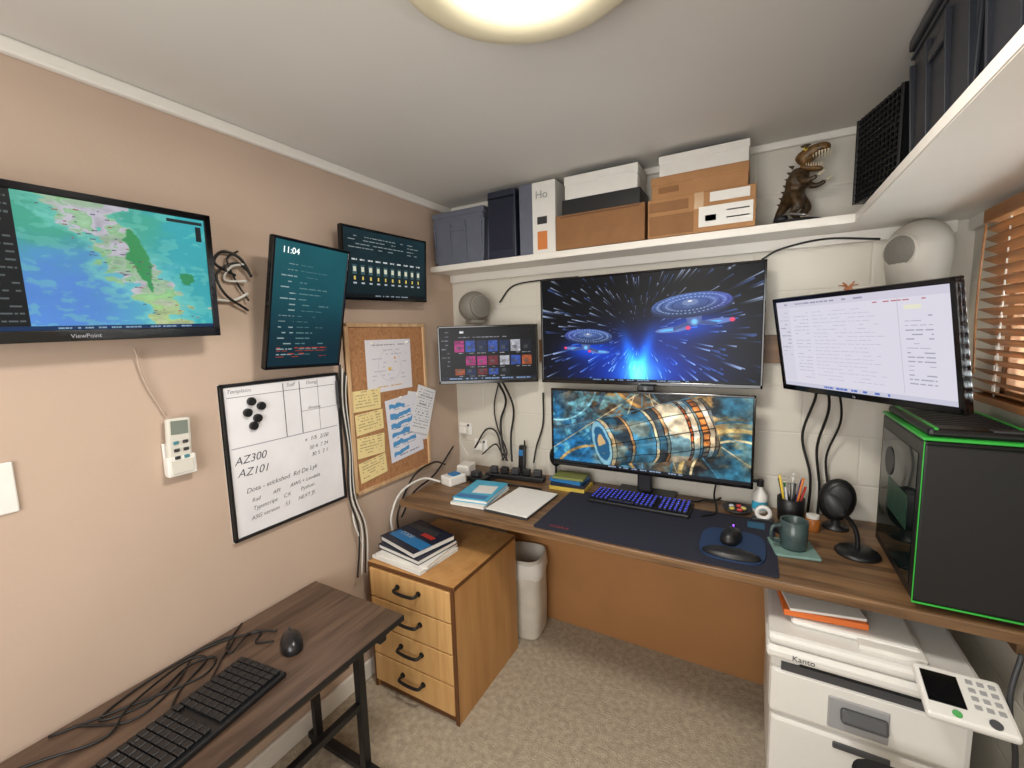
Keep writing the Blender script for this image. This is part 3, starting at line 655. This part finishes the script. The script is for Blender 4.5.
b=B('trinket_dish',(1.83,-.13,DZ)); b.lathe([(0,.0),(.05,0),(.07,.02),(.066,.02),(.048,.006),(0,.006)],(0,0,0),M_dark,28)
for i in range(6): b.sph((.03*math.cos(i*1.3),.03*math.sin(i*1.3),.018),(.014,.010,.009),mat('trinket_%d'%(i%3),[(200,180,90),(190,60,60),(180,185,190)][i%3],.4),seg=10)
b.done()
b=B('desk_speaker',(2.235,-.15,DZ)); b.lathe([(0,0),(.05,0),(.052,.008),(.02,.016),(.016,.04),(0,.04)],(0,0,0),M_black,24); b.sph((0,0,.135),(.072,.045,.10),M_black,ry=8); b.sph((0,-.03,.14),(.05,.022,.075),M_dark,ry=8); b.done()
b=B('desk_microphone',(2.275,-.40,DZ)); b.lathe([(0,0),(.075,0),(.078,.006),(.07,.016),(.02,.022),(0,.022)],(0,0,0),M_black,32)
b.tube([(0,0,.02),(-.005,0,.08),(-.025,.0,.13),(-.06,-.01,.17)],.009,M_black); b.sph((-.085,-.015,.20),(.030,.028,.052),M_dark,ry=-35); b.cyl((-.067,-.012,.175),.026,.02,M_black,ry=-35,seg=20); b.done()
b=B('power_strip',(.56,-.17,DZ),rz=8); b.bb(-.20,.20,-.032,.032,0,.035,M_black,.008)
for i in range(5): b.bb(-.17+i*.075,-.12+i*.075,-.02,.02,.036,.075,M_black if i%2 else M_dark,.006)
b.done()
b=B('power_adapter',(.24,-.40,DZ),rz=-15); b.box((0,0,.03),(.10,.13,.06),M_white,.01); b.box((0.01,.0,.065),(.06,.06,.012),M_blueb,.004); b.done()
b=B('power_adapter',(.20,-.20,DZ),rz=10); b.box((0,0,.035),(.09,.12,.07),M_white,.01); b.done()
b=B('network_hub',(.36,-.29,DZ),rz=-10); b.box((0,0,.015),(.13,.09,.03),M_black,.005); b.box((-.02,.0,.045),(.06,.05,.03),M_dark,.006); b.done()
b=B('web_camera',(.80,-.06,DZ)); b.lathe([(0,0),(.04,0),(.035,.012),(.012,.02),(0,.02)],(0,0,0),M_black,20); b.cyl((0,0,.06),.008,.09,M_black,seg=10); b.sph((0,0,.15),(.042,.035,.065),M_black); b.cyl((0,-.034,.155),.018,.008,M_gloss,axis='y',seg=18); b.done()
b=B('desk_phone_handset',(.555,-.055,DZ)); b.bb(-.03,.03,-.03,.03,0,.03,M_black,.008); b.box((0,0,.11),(.05,.028,.17),M_black,.01,rx=-6); b.box((0,-.02,.15),(.032,.004,.04),M_blueb,rx=-6); b.cyl((.02,0,.21),.006,.04,M_black,seg=8); b.done()
b=B('clip_camera',(1.385,-.16,1.208)); b.bb(-.045,.045,-.045,-.025,.0,.03,M_black,.008); b.cyl((0,-.047,.016),.010,.006,M_gloss,axis='y',seg=16); b.bb(-.02,.02,-.03,.0,-.002,.006,M_black,.002); b.done()
b=B('wall_batten',(1.36,-.012,1.42)); b.bb(-.68,.68,-.011,.011,-.07,.07,wood('batten_wood',(96,66,40),(132,96,62),'x'),.002); b.done()
# ================= PC tower
M_pc=mat('pc_matte_black',(18,19,21),.38,noise=.08,nscale=90); M_grn=mat('pc_green_trim',(46,160,56),.35,emit=.10)
b=B('desktop_computer_tower',(2.495,-.49,DZ)); w2,d2,h2=.135,.25,.58
b.bb(-w2,w2,-d2,d2,.02,h2-.02,M_pc,.008)
b.bb(-w2-.002,-w2+.001,-d2+.04,d2-.03,.06,h2-.07,mat('pc_side_glass',(10,22,20),.06)); 
b.bb(-w2-.003,-w2-.001,-.14,.10,.22,.34,mat('pc_board_green',(20,60,44),.4,noise=.5,nscale=60)); b.cyl((-w2-.003,.10,.40),.055,.004,M_dark,axis='x',seg=24)
b.bb(-w2-.004,w2+.002,-d2-.006,d2,h2-.018,h2-.008,M_grn,.003)
b.box((0,0,h2+.004),(2*w2-.02,2*d2-.02,.03),M_pc,.012); 
for i in range(9): b.bb(-.09,.09,-.16+i*.035,-.145+i*.035,h2+.018,h2+.0215,M_dark)
for sx in (-1,1): b.bb(sx*(w2-.03)-.005,sx*(w2-.03)+.005,-d2+.01,d2-.02,h2+.014,h2+.022,M_grn,.003)
b.bb(-w2,w2,-d2-.012,-d2,.03,h2-.03,M_pc,.01)
b.bb(-w2-.002,w2+.002,-d2-.010,-d2-.002,.020,.026,M_grn,.002); b.bb(-w2-.002,-w2+.001,-d2-.008,-d2-.003,.02,h2-.02,M_grn,.001)
b.bb(.02,.10,-d2+.005,-d2+.04,h2+.017,h2+.024,M_dark,.002)
for sx in (-1,1):
    for sy in (-1,1): b.cyl((sx*.10,sy*.2,.010),.02,.02,M_dark,seg=14)
b.done()
# ================= printer
M_pr=mat('printer_white',(218,217,212),.38,noise=.015); M_pr2=mat('printer_grey',(150,151,152),.45); M_pr3=mat('printer_dark',(70,71,74),.45)
b=B('multifunction_printer',(2.25,-.48,-.12)); pw,pd=.275,.30
b.bb(-pw+.0,pw-.01,-pd,pd,-.15,.20,M_pr,.02); b.bb(-pw-.005,pw,-pd-.005,pd,.205,.40,M_pr,.02)
b.bb(-pw+.03,pw-.05,-pd-.008,-pd+.01,.395,.425,M_pr3)
b.bb(-pw-.005,-pw+.09,-pd,pd,.395,.45,M_pr,.01); b.bb(pw-.08,pw,-pd,pd,.395,.45,M_pr,.01); b.bb(-pw+.02,pw-.02,-.05,pd,.395,.46,M_pr,.01)
b.bb(-pw-.02,pw+.02,-pd-.03,pd,.445,.49,M_pr,.014)
b.bb(-pw-.015,pw+.015,-pd-.02,pd-.02,.492,.535,M_pr,.016)
b.bb(-pw+.06,pw-.12,-pd+.06,pd-.06,.535,.56,M_pr,.014); b.bb(-.02,.16,-pd+.02,-pd+.16,.535,.552,M_paper,.003)
b.bb(-.10,.07,-pd-.010,-pd,.23,.35,M_pr2,.01); b.box((.0,-pd-.02,.30),(.13,.03,.05),M_pr3,.01,rx=-25)
b.bb(-.08,.08,-pd-.006,-pd+.004,.15,.175,M_pr3,.004)
b.text('brand','Kanto',RT(0,0,0,(-pw+.06,-pd-.0315,.458)),.028,M_pr3)
b.box((.21,-pd-.085,.525),(.20,.17,.028),M_pr,.01,rx=18); 
def pp(x,y): 
    v=RT(0,0,18,(.21,-pd-.085,.525))@Vector((x,y,.0155)); return v
v=pp(-.045,.01); b.box(v,(.085,.10,.003),M_gloss,rx=18)
for i in range(4):
    for j in range(3): b.box(pp(.025+j*.025,.055-i*.026),(.016,.014,.004),M_pr2,.002,rx=18)
v=pp(.05,-.062); b.cyl(v,.014,.004,M_pr3,seg=18,rx=18); b.cyl(pp(-.03,-.062),.011,.004,mat('btn_green',(80,160,90),.4),seg=16,rx=18)
b.bb(.14,.26,-pd-.06,-pd,.47,.50,M_pr2,.006)
b.done()
b=B('printer_stand',(2.25,-.48,FL)); 
b.bb(-.25,.25,-.27,.29,.105,.128,M_dark,.004); b.bb(-.25,-.23,-.27,.29,0,.105,M_dark); b.bb(.23,.25,-.27,.29,0,.105,M_dark); b.bb(-.23,.23,.27,.29,0,.105,M_dark); b.bb(-.23,.23,-.25,.27,.02,.04,M_dark); b.done()
M_org=mat('orange_folder',(215,110,45),.5)
b=B('orange_folder',(2.13,-.60,.4455),rz=6); b.box((0,0,.012),(.26,.20,.024),M_org,.004); b.box((.0,.0,.03),(.24,.19,.010),M_paper,.002,rz=5); b.done()
b=B('office_stool',(2.30,-1.12,.18)); pts=[]
for i in range(40):
    a=2*math.pi*i/40; c_,s_=math.cos(a),math.sin(a); pts.append((.12*abs(c_)**.45*(1 if c_>0 else -1),.18*abs(s_)**.45*(1 if s_>0 else -1)))
b.prism(pts,-.05,0,M_black,bev=.012); b.cyl((0,0,-.29),.022,.48,M_met,seg=18)
for i in range(5):
    a=i*2*math.pi/5+.3; b.tube([(0,0,-.50),(.16*math.cos(a),.16*math.sin(a),-.535)],.016,M_black,straight=True); b.sph((.16*math.cos(a),.16*math.sin(a),-.558),.022,M_black,seg=12)
b.done()
# white bag behind the cabinet
b=B('shopping_bag',(.62,-.185,FL),rz=8); M_bin=mat('bag_white',(206,200,188),.6,noise=.06,nscale=12,bump=.9,bscale=14)
b.lathe([(0,0),(.115,0),(.125,.02),(.130,.20),(.128,.38),(.135,.46),(.128,.53),(.120,.53),(.115,.40),(.10,.30),(0,.28)],(0,0,0),M_bin,36,sq=.55)
b.lathe([(.131,.40),(.142,.44),(.136,.50),(.131,.51)],(0,0,0),M_paper,36,sq=.55,rz=6)
b.done()
# ================= speakers
M_spk=mat('speaker_grey',(176,172,162),.5); M_grl=mat('speaker_grille',(110,107,100),.7,noise=.2,nscale=300)
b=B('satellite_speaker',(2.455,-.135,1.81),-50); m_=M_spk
b.sph((0,.0,.03),(.108,.095,.105),m_,seg=28); b.lathe([(.07,-.14),(.09,-.135),(.103,-.05),(.108,.03)],(0,0,0),m_,28); b.bb(-.05,.05,-.05,.05,-.145,-.12,m_,.01)
b.cyl((0,-.083,.01),.068,.03,m_,axis='y',seg=36,bev=.006); b.lathe([(0,.012),(.04,.010),(.060,0)],(0,-.098,.01),M_grl,32,rx=90); b.done()
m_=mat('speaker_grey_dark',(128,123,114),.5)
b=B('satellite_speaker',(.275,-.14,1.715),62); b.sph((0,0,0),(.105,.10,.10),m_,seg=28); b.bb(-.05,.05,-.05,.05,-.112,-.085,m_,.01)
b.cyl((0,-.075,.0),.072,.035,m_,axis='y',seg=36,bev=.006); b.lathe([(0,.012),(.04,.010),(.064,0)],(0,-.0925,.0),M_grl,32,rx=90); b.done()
b=B('dried_flower',(2.185,-.46,1.663)); M_cor=mat('dried_petals',(150,92,56),.7); b.bb(-.012,.012,-.012,.012,-.004,.006,M_cor,.003)
for i in range(6):
    a=i*1.05; b.tube([(0,0,.003),(.014*math.cos(a),.010*math.sin(a),.014),(.03*math.cos(a),.016*math.sin(a),.016+.006*(i%3))],(.004,.0025),M_cor,seg=6)
b.done()
# ================= things on the shelf
Z=ST+.001
def crate(name,x0,x1,y0,y1,z0,z1,m,lid=False):
    b=B(name,((x0+x1)/2,(y0+y1)/2,z0)); w,d,h=x1-x0,y1-y0,z1-z0
    b.box((0,0,h/2),(w*.95,d*.95,h),m,.01,taper=.93)
    b.bb(-w/2,w/2,-d/2,d/2,h-.035,h-.0,m,.006); b.bb(-w/2+.005,w/2-.005,-d/2+.005,d/2-.005,h-.06,h-.05,m,.003)
    n=max(3,int(w/.12))
    for i in range(n+1):
        x=-w*.44+i*w*.88/n; b.box((x,-d*.455,h*.42),(.008,.02,h*.74),m,.002,rx=3); 
    n=max(3,int(d/.14))
    for i in range(n+1):
        y=-d*.44+i*d*.88/n; b.box((-w*.455,y,h*.42),(.02,.008,h*.74),m,.002,ry=-3)
        b.box((w*.455,y,h*.42),(.02,.008,h*.74),m,.002,ry=3)
    b.bb(-.06,.06,-d*.49,-d*.46,h*.62,h*.70,m,.004); b.bb(-w*.49,-w*.46,-.06,.06,h*.62,h*.70,m,.004)
    return b.done()
M_cr=mat('crate_blue_grey',(96,100,114),.5,noise=.05); M_cr2=mat('crate_navy',(32,37,54),.45,noise=.05); M_cr3=mat('crate_charcoal',(38,41,48),.4,noise=.06)
crate('storage_crate',.03,.43,-.235,-.03,Z,2.31,M_cr)
b=B('navy_box',(.55,-.13,Z)); b.box((0,0,.195),(.19,.20,.39),M_cr2,.008); b.bb(-.08,.08,-.103,-.098,.05,.34,mat('navy_box_face',(28,32,50),.3),.002); b.bb(-.095,.095,-.1,.1,.345,.352,M_dark); b.done()
b=B('product_box',(.785,-.13,Z)); b.box((0,0,.195),(.22,.20,.39),M_paper,.003); b.bb(-.112,-.03,-.103,-.1,.0,.39,M_cr,.001); b.bb(-.113,-.11,-.1,.1,0,.39,M_cr2); b.bb(.0,.06,-.1025,-.1,.02,.12,mat('label_orange',(200,120,60),.5)); b.bb(.0,.06,-.1025,-.1,.16,.20,M_dark)
b.text('logo','Ho',RT(0,0,0,(-.01,-.103,.30)),.06,M_pr2); b.done()
def carton(name,x0,x1,y0,y1,z0,z1,m,label=None,lid=False,tape=True):
    b=B(name,((x0+x1)/2,(y0+y1)/2,z0)); w,d,h=x1-x0,y1-y0,z1-z0
    b.box((0,0,h/2),(w,d,h),m,.003)
    if lid: b.bb(-w/2-.003,w/2+.003,-d/2-.003,d/2+.003,h*.62,h,m,.003)
    if tape: b.bb(-.02,.02,-d/2-.001,d/2+.001,h*.6,h+.0004,mat('tape_tan',(176,140,96),.3))
    if label: 
        for (a,c,e,f,mm) in label: b.bb(-w/2+a*w,-w/2+c*w,-d/2-.0045,-d/2,h*e,h*f,mm)
    return b.done()
carton('cardboard_box',.905,1.385,-.25,-.03,Z,2.165,M_card2,tape=False,label=[(.05,.95,.93,.95,M_edge)])
carton('black_box',.94,1.36,-.24,-.04,2.1655,2.245,M_black,tape=False)
carton('white_box',.955,1.345,-.235,-.05,2.2455,2.365,M_paper,tape=False,lid=True)
carton('cardboard_box',1.40,1.868,-.25,-.03,Z,2.165,M_card,label=[(.02,.45,.05,.55,M_card2),(.5,.98,.12,.62,M_paper),(.56,.66,.25,.4,M_dark),(.75,.95,.27,.30,M_dark),(.75,.95,.45,.48,M_dark),(.02,.4,.66,.90,M_card2),(.6,.95,.72,.95,M_paper)])
carton('cardboard_box',1.415,1.835,-.24,-.04,2.1655,2.27,M_card,lid=True,label=[(.08,.3,.25,.5,M_card2)])
carton('white_box',1.45,1.835,-.235,-.05,2.2712,2.365,M_paper,tape=False,lid=True)
# T-rex figurine
M_dino=mat('dino_skin',(66,50,30),.42,noise=.55,nscale=60,bump=.6,bscale=120); M_dark2=mat('dino_base',(30,30,33),.6,noise=.2)
M_dh=mat('dino_head_skin',(104,76,38),.4,noise=.6,nscale=70,bump=.6,bscale=120)
b=B('dinosaur_figurine',(2.035,-.135,Z),rz=-22)
V=[(-.02,0,.135),(-.012,0,.18),(.0,0,.215),(.008,0,.245),
   (-.055,.005,.10),(-.085,.012,.06),(-.105,.02,.03),
   (-.005,-.04,.115),(.025,-.052,.078),(-.012,-.05,.045),(.02,-.055,.026),
   (-.005,.04,.115),(.025,.052,.078),(-.012,.05,.045),(.02,.055,.026),
   (.01,-.042,.19),(.045,-.058,.165),(.085,-.055,.178),
   (.01,.042,.19),(.045,.058,.165),(.085,.055,.178)]
E=[(0,1),(1,2),(2,3),(0,4),(4,5),(5,6),(0,7),(7,8),(8,9),(9,10),(0,11),(11,12),(12,13),(13,14),(1,15),(15,16),(16,17),(1,18),(18,19),(19,20)]
R=[.040,.046,.040,.036,.026,.016,.006,.026,.024,.013,.015,.026,.024,.013,.015,.016,.012,.010,.016,.012,.010]
b.skin(V,E,R,M_dino)
b.skin([(-.005,0,.255),(.02,0,.285),(.055,0,.302),(.09,0,.306),(.112,0,.300)],[(0,1),(1,2),(2,3),(3,4)],[(.040,.040),(.046,.038),(.038,.028),(.031,.022),(.022,.015)],M_dh)
b.skin([(.0,0,.248),(.03,0,.236),(.062,0,.222),(.090,0,.218)],[(0,1),(1,2),(2,3)],[(.032,.020),(.029,.015),(.024,.011),(.017,.009)],M_dh)
M_tooth=mat('dino_teeth',(215,205,178),.4)
for i in range(7):
    for sy in (-1,1):
        b.cyl((.045+i*.0105,sy*(.024-.0014*i),.278),.0042,.022,M_tooth,r2=.0008,seg=8,rx=180)
        b.cyl((.030+i*.009,sy*(.021-.001*i),.246-i*.0015),.0035,.017,M_tooth,r2=.0008,seg=8)
b.sph((.04,0,.243),(.035,.014,.007),mat('dino_mouth',(130,44,40),.4),ry=8,seg=12)
for sy in (-1,1):
    b.sph((.030,sy*.036,.308),.010,M_yel,seg=10); b.sph((.034,sy*.044,.309),.005,M_black,seg=8); b.sph((.028,sy*.032,.322),(.02,.010,.006),M_dino,seg=10)
    for k in (-1,0,1):
        b.cyl((.100,sy*.055+k*.008,.188),.0035,.026,M_tooth,r2=.0006,seg=6,ry=55); b.cyl((.046,sy*.055+k*.012,.022),.006,.026,M_tooth,r2=.001,seg=6,ry=95)
for i in range(7): b.cyl((-.037-.007*i,0,.26-i*.026),.009,.022,M_dino,r2=.001,seg=6,ry=-60)
b.lathe([(0,0),(.105,0),(.10,.010),(.08,.016),(0,.018)],(0,0,0),M_dark2,18,smooth=False)
b.sph((-.05,-.055,.028),(.03,.022,.018),M_dark2,seg=8); b.tube([(-.09,-.03,.015),(-.03,-.08,.04),(.06,-.09,.02)],.006,M_met)
b.done()
M_tray=mat('tray_black',(16,17,20),.4)
b=B('mesh_letter_tray',(2.235,-.52,Z),rz=-74); hh=.30
for (x0_,x1_,y0_,y1_) in [(-.13,.13,-.006,0),(-.13,.13,.16,.166)]:
    for k in range(15): b.bb(x0_,x1_,y0_,y1_,.01+k*.02,.014+k*.02,M_tray)
    for k in range(12): b.bb(x0_+k*.0232,x0_+k*.0232+.003,y0_,y1_,0,hh,M_tray)
for xx in (-.13,.13):
    for yy in (-.003,.163): b.cyl((xx,yy,hh/2),.006,hh,M_tray,seg=8)
for zz in (.004,.1,.2,hh): b.bb(-.13,.13,.0,.16,zz-.003,zz+.003,M_tray); 
for xx in (-.131,.129): b.bb(xx,xx+.002,0,.16,0,hh,M_tray)
b.done()
crate('storage_crate',2.262,2.64,-1.17,-.70,Z,2.375,M_cr3)
crate('storage_crate',2.262,2.64,-1.66,-1.20,Z,2.375,M_cr3)
crate('storage_crate',2.262,2.64,-2.15,-1.69,Z,2.36,M_cr3)
# ================= cables
bundle('monitor_cables',[
 ([(.02,-1.50,1.80),(.03,-1.58,1.84),(.02,-1.54,1.89),(.03,-1.48,1.87),(.03,-1.44,1.80)],.006,M_cable),
 ([(.02,-1.62,1.70),(.02,-1.52,1.70),(.03,-1.46,1.73)],.006,M_cablew),
 ([(.03,-1.46,1.78),(.015,-1.54,1.78),(.03,-1.52,1.83),(.03,-1.46,1.85)],.005,M_cablew),
 ([(.02,-1.46,1.66),(.03,-1.55,1.72),(.02,-1.57,1.80),(.03,-1.50,1.85),(.03,-1.45,1.82)],.005,M_cable),
 ([(.02,-1.48,1.90),(.03,-1.53,1.86),(.02,-1.50,1.78),(.03,-1.46,1.70)],.004,M_cable)])
cable('television_cable',[(.02,-1.86,1.52),(.012,-1.84,1.40),(.012,-1.79,1.27)],.003,mat('cable_beige',(176,156,138),.6))
bundle('wall_cables',[([(.02,-1.02+dy,1.40-j*.02),(.015,-1.03+dy,1.2),(.02,-1.01+dy*.7,.95),(.03,-1.03+dy,.7),(.05,-1.00+dy*1.4,.5),(.05,-1.03+dy*2,.25)],r_,m_) for j,(dy,m_,r_) in enumerate([(0,M_cable,.005),(.014,M_cablew,.0045),(.026,M_cable,.004),(.036,M_cablew,.0035)])]
 +[([(.02,-1.00,.66),(.04,-1.02,.56),(.05,-.99,.44),(.03,-.95,.38)],.005,M_cablew)])
bundle('extension_cords',[
 ([(.20,-.48,.63),(.12,-.55,.66),(.08,-.70,.62),(.07,-.78,.50),(.05,-.75,.36)],.007,M_cablew),
 ([(.06,-.25,.66),(.07,-.38,.71),(.05,-.55,.67),(.05,-.70,.5),(.04,-.7,.36)],.006,M_cable),
 ([(.06,-.15,.76),(.05,-.35,.62),(.04,-.55,.56),(.05,-.68,.45)],.006,M_cable)])
cable('outlet_cord',[(.07,-.07,.82),(.10,-.11,.78),(.17,-.13,.70)],.006,M_cablew)
bundle('small_monitor_cables',[
 ([(.42,-.15,1.26),(.45,-.07,1.1),(.40,-.06,.95),(.42,-.08,.80),(.46,-.10,.69)],.008,M_cable),
 ([(.46,-.15,1.26),(.50,-.06,1.05),(.47,-.05,.85),(.50,-.10,.69)],.007,M_cable),
 ([(.18,-.06,.74),(.28,-.06,.88),(.36,-.05,.86),(.42,-.09,.72),(.44,-.10,.69)],.006,M_cable),
 ([(.24,-.06,.70),(.34,-.05,.78),(.40,-.07,.74),(.47,-.10,.69)],.005,M_cable),
 ([(.39,-.05,1.22),(.34,-.04,1.05),(.36,-.04,.90),(.44,-.06,.74),(.42,-.10,.69)],.005,M_cable),
 ([(.66,-.10,.70),(.66,-.05,.80),(.70,-.03,.95),(.70,-.02,1.15)],.006,M_cable)])
cable('adapter_cable',[(.45,-.235,.61),(.42,-.30,.607),(.55,-.30,.607),(.70,-.28,.607),(.80,-.28,.607)],.005)
cable('shelf_cable',[(1.90,-.02,1.86),(1.98,-.03,1.90),(2.15,-.03,1.925),(2.35,-.03,1.90)],.005)
cable('shelf_cable',[(.40,-.03,1.74),(.50,-.02,1.84),(.70,-.02,1.86),(.95,-.02,1.86)],.005)
bundle('document_monitor_cables',[
 ([(2.12,-.22,1.30),(2.14,-.10,1.20),(2.10,-.05,1.0),(2.14,-.05,.80),(2.14,-.03,.61)],.006,M_cable),
 ([(2.16,-.22,1.30),(2.19,-.12,1.15),(2.16,-.06,.95),(2.18,-.04,.75),(2.18,-.03,.61)],.006,M_cable),
 ([(2.20,-.22,1.30),(2.24,-.10,1.10),(2.20,-.04,.90),(2.22,-.03,.70),(2.20,-.03,.61)],.005,M_cable)])
cable('keyboard_usb_cable',[(1.60,-.145,.62),(1.64,-.10,.607),(1.67,-.06,.607),(1.72,-.05,.607),(1.75,-.03,.62)],.005)
cable('headphone_cable',[(1.80,-.03,.95),(1.75,-.03,.80),(1.72,-.08,.66),(1.74,-.22,.614),(1.68,-.30,.614)],.005)
bundle('printer_cables',[
 ([(2.635,-.80,.58),(2.60,-.84,.45),(2.63,-.86,.25),(2.60,-.86,.0),(2.62,-.84,-.3)],.008,M_cable),
 ([(2.60,-.79,.55),(2.57,-.83,.42),(2.60,-.82,.2),(2.57,-.84,-.1),(2.60,-.8,-.38)],.007,M_dark)])
# ---- lights
def area(name,o,rot,sx,sy,power,col):
    l=bpy.data.lights.new(name,'AREA'); l.shape='RECTANGLE'; l.size=sx*S; l.size_y=sy*S; l.energy=power; l.color=col
    ob=bpy.data.objects.new(name,l); ob.location=W(o); ob.rotation_euler=rot; bpy.context.collection.objects.link(ob)
area('fill_light_behind',(1.35,YB+.02,1.35),(math.radians(90),0,0),1.6,1.4,37,(1,.97,.93))  # added fill light at the unseen opening behind the camera
area('daylight_window_right',(RX+.25,-.8,1.6),(0,math.radians(90),0),.9,1.2,28,(1,.98,.95))
l=bpy.data.lights.new('ceiling_lamp','AREA'); l.shape='DISK'; l.size=.36*S; l.energy=19; l.color=(1,.945,.87)
ob=bpy.data.objects.new('ceiling_lamp',l); ob.location=W((1.417,-1.62,CE-.09)); bpy.context.collection.objects.link(ob)
w_=bpy.data.worlds.new('World'); bpy.context.scene.world=w_; w_.use_nodes=True; w_.node_tree.nodes['Background'].inputs[0].default_value=(.9,.95,1,1); w_.node_tree.nodes['Background'].inputs[1].default_value=1.2
# ---- camera
yaw,pit,roll=math.radians(-29.22),math.radians(6.59),math.radians(-1.63)
F=Vector((math.sin(yaw)*math.cos(pit),math.cos(yaw)*math.cos(pit),-math.sin(pit))); R=Vector((math.cos(yaw),-math.sin(yaw),0)); U_=R.cross(F)
c,s=math.cos(roll),math.sin(roll); R2=c*R+s*U_; U2=-s*R+c*U_
cam=bpy.data.cameras.new('Camera'); cam.sensor_width=36; cam.lens=36*433.87/1024; cam.clip_start=.02
co=bpy.data.objects.new('Camera',cam); bpy.context.collection.objects.link(co)
M=Matrix((( R2.x,U2.x,-F.x,0),(R2.y,U2.y,-F.y,0),(R2.z,U2.z,-F.z,0),(0,0,0,1))); co.matrix_world=Matrix.Translation(W((1.881,-2.538,1.532)))@M
bpy.context.scene.camera=co
bpy.context.scene.view_settings.view_transform='Standard'
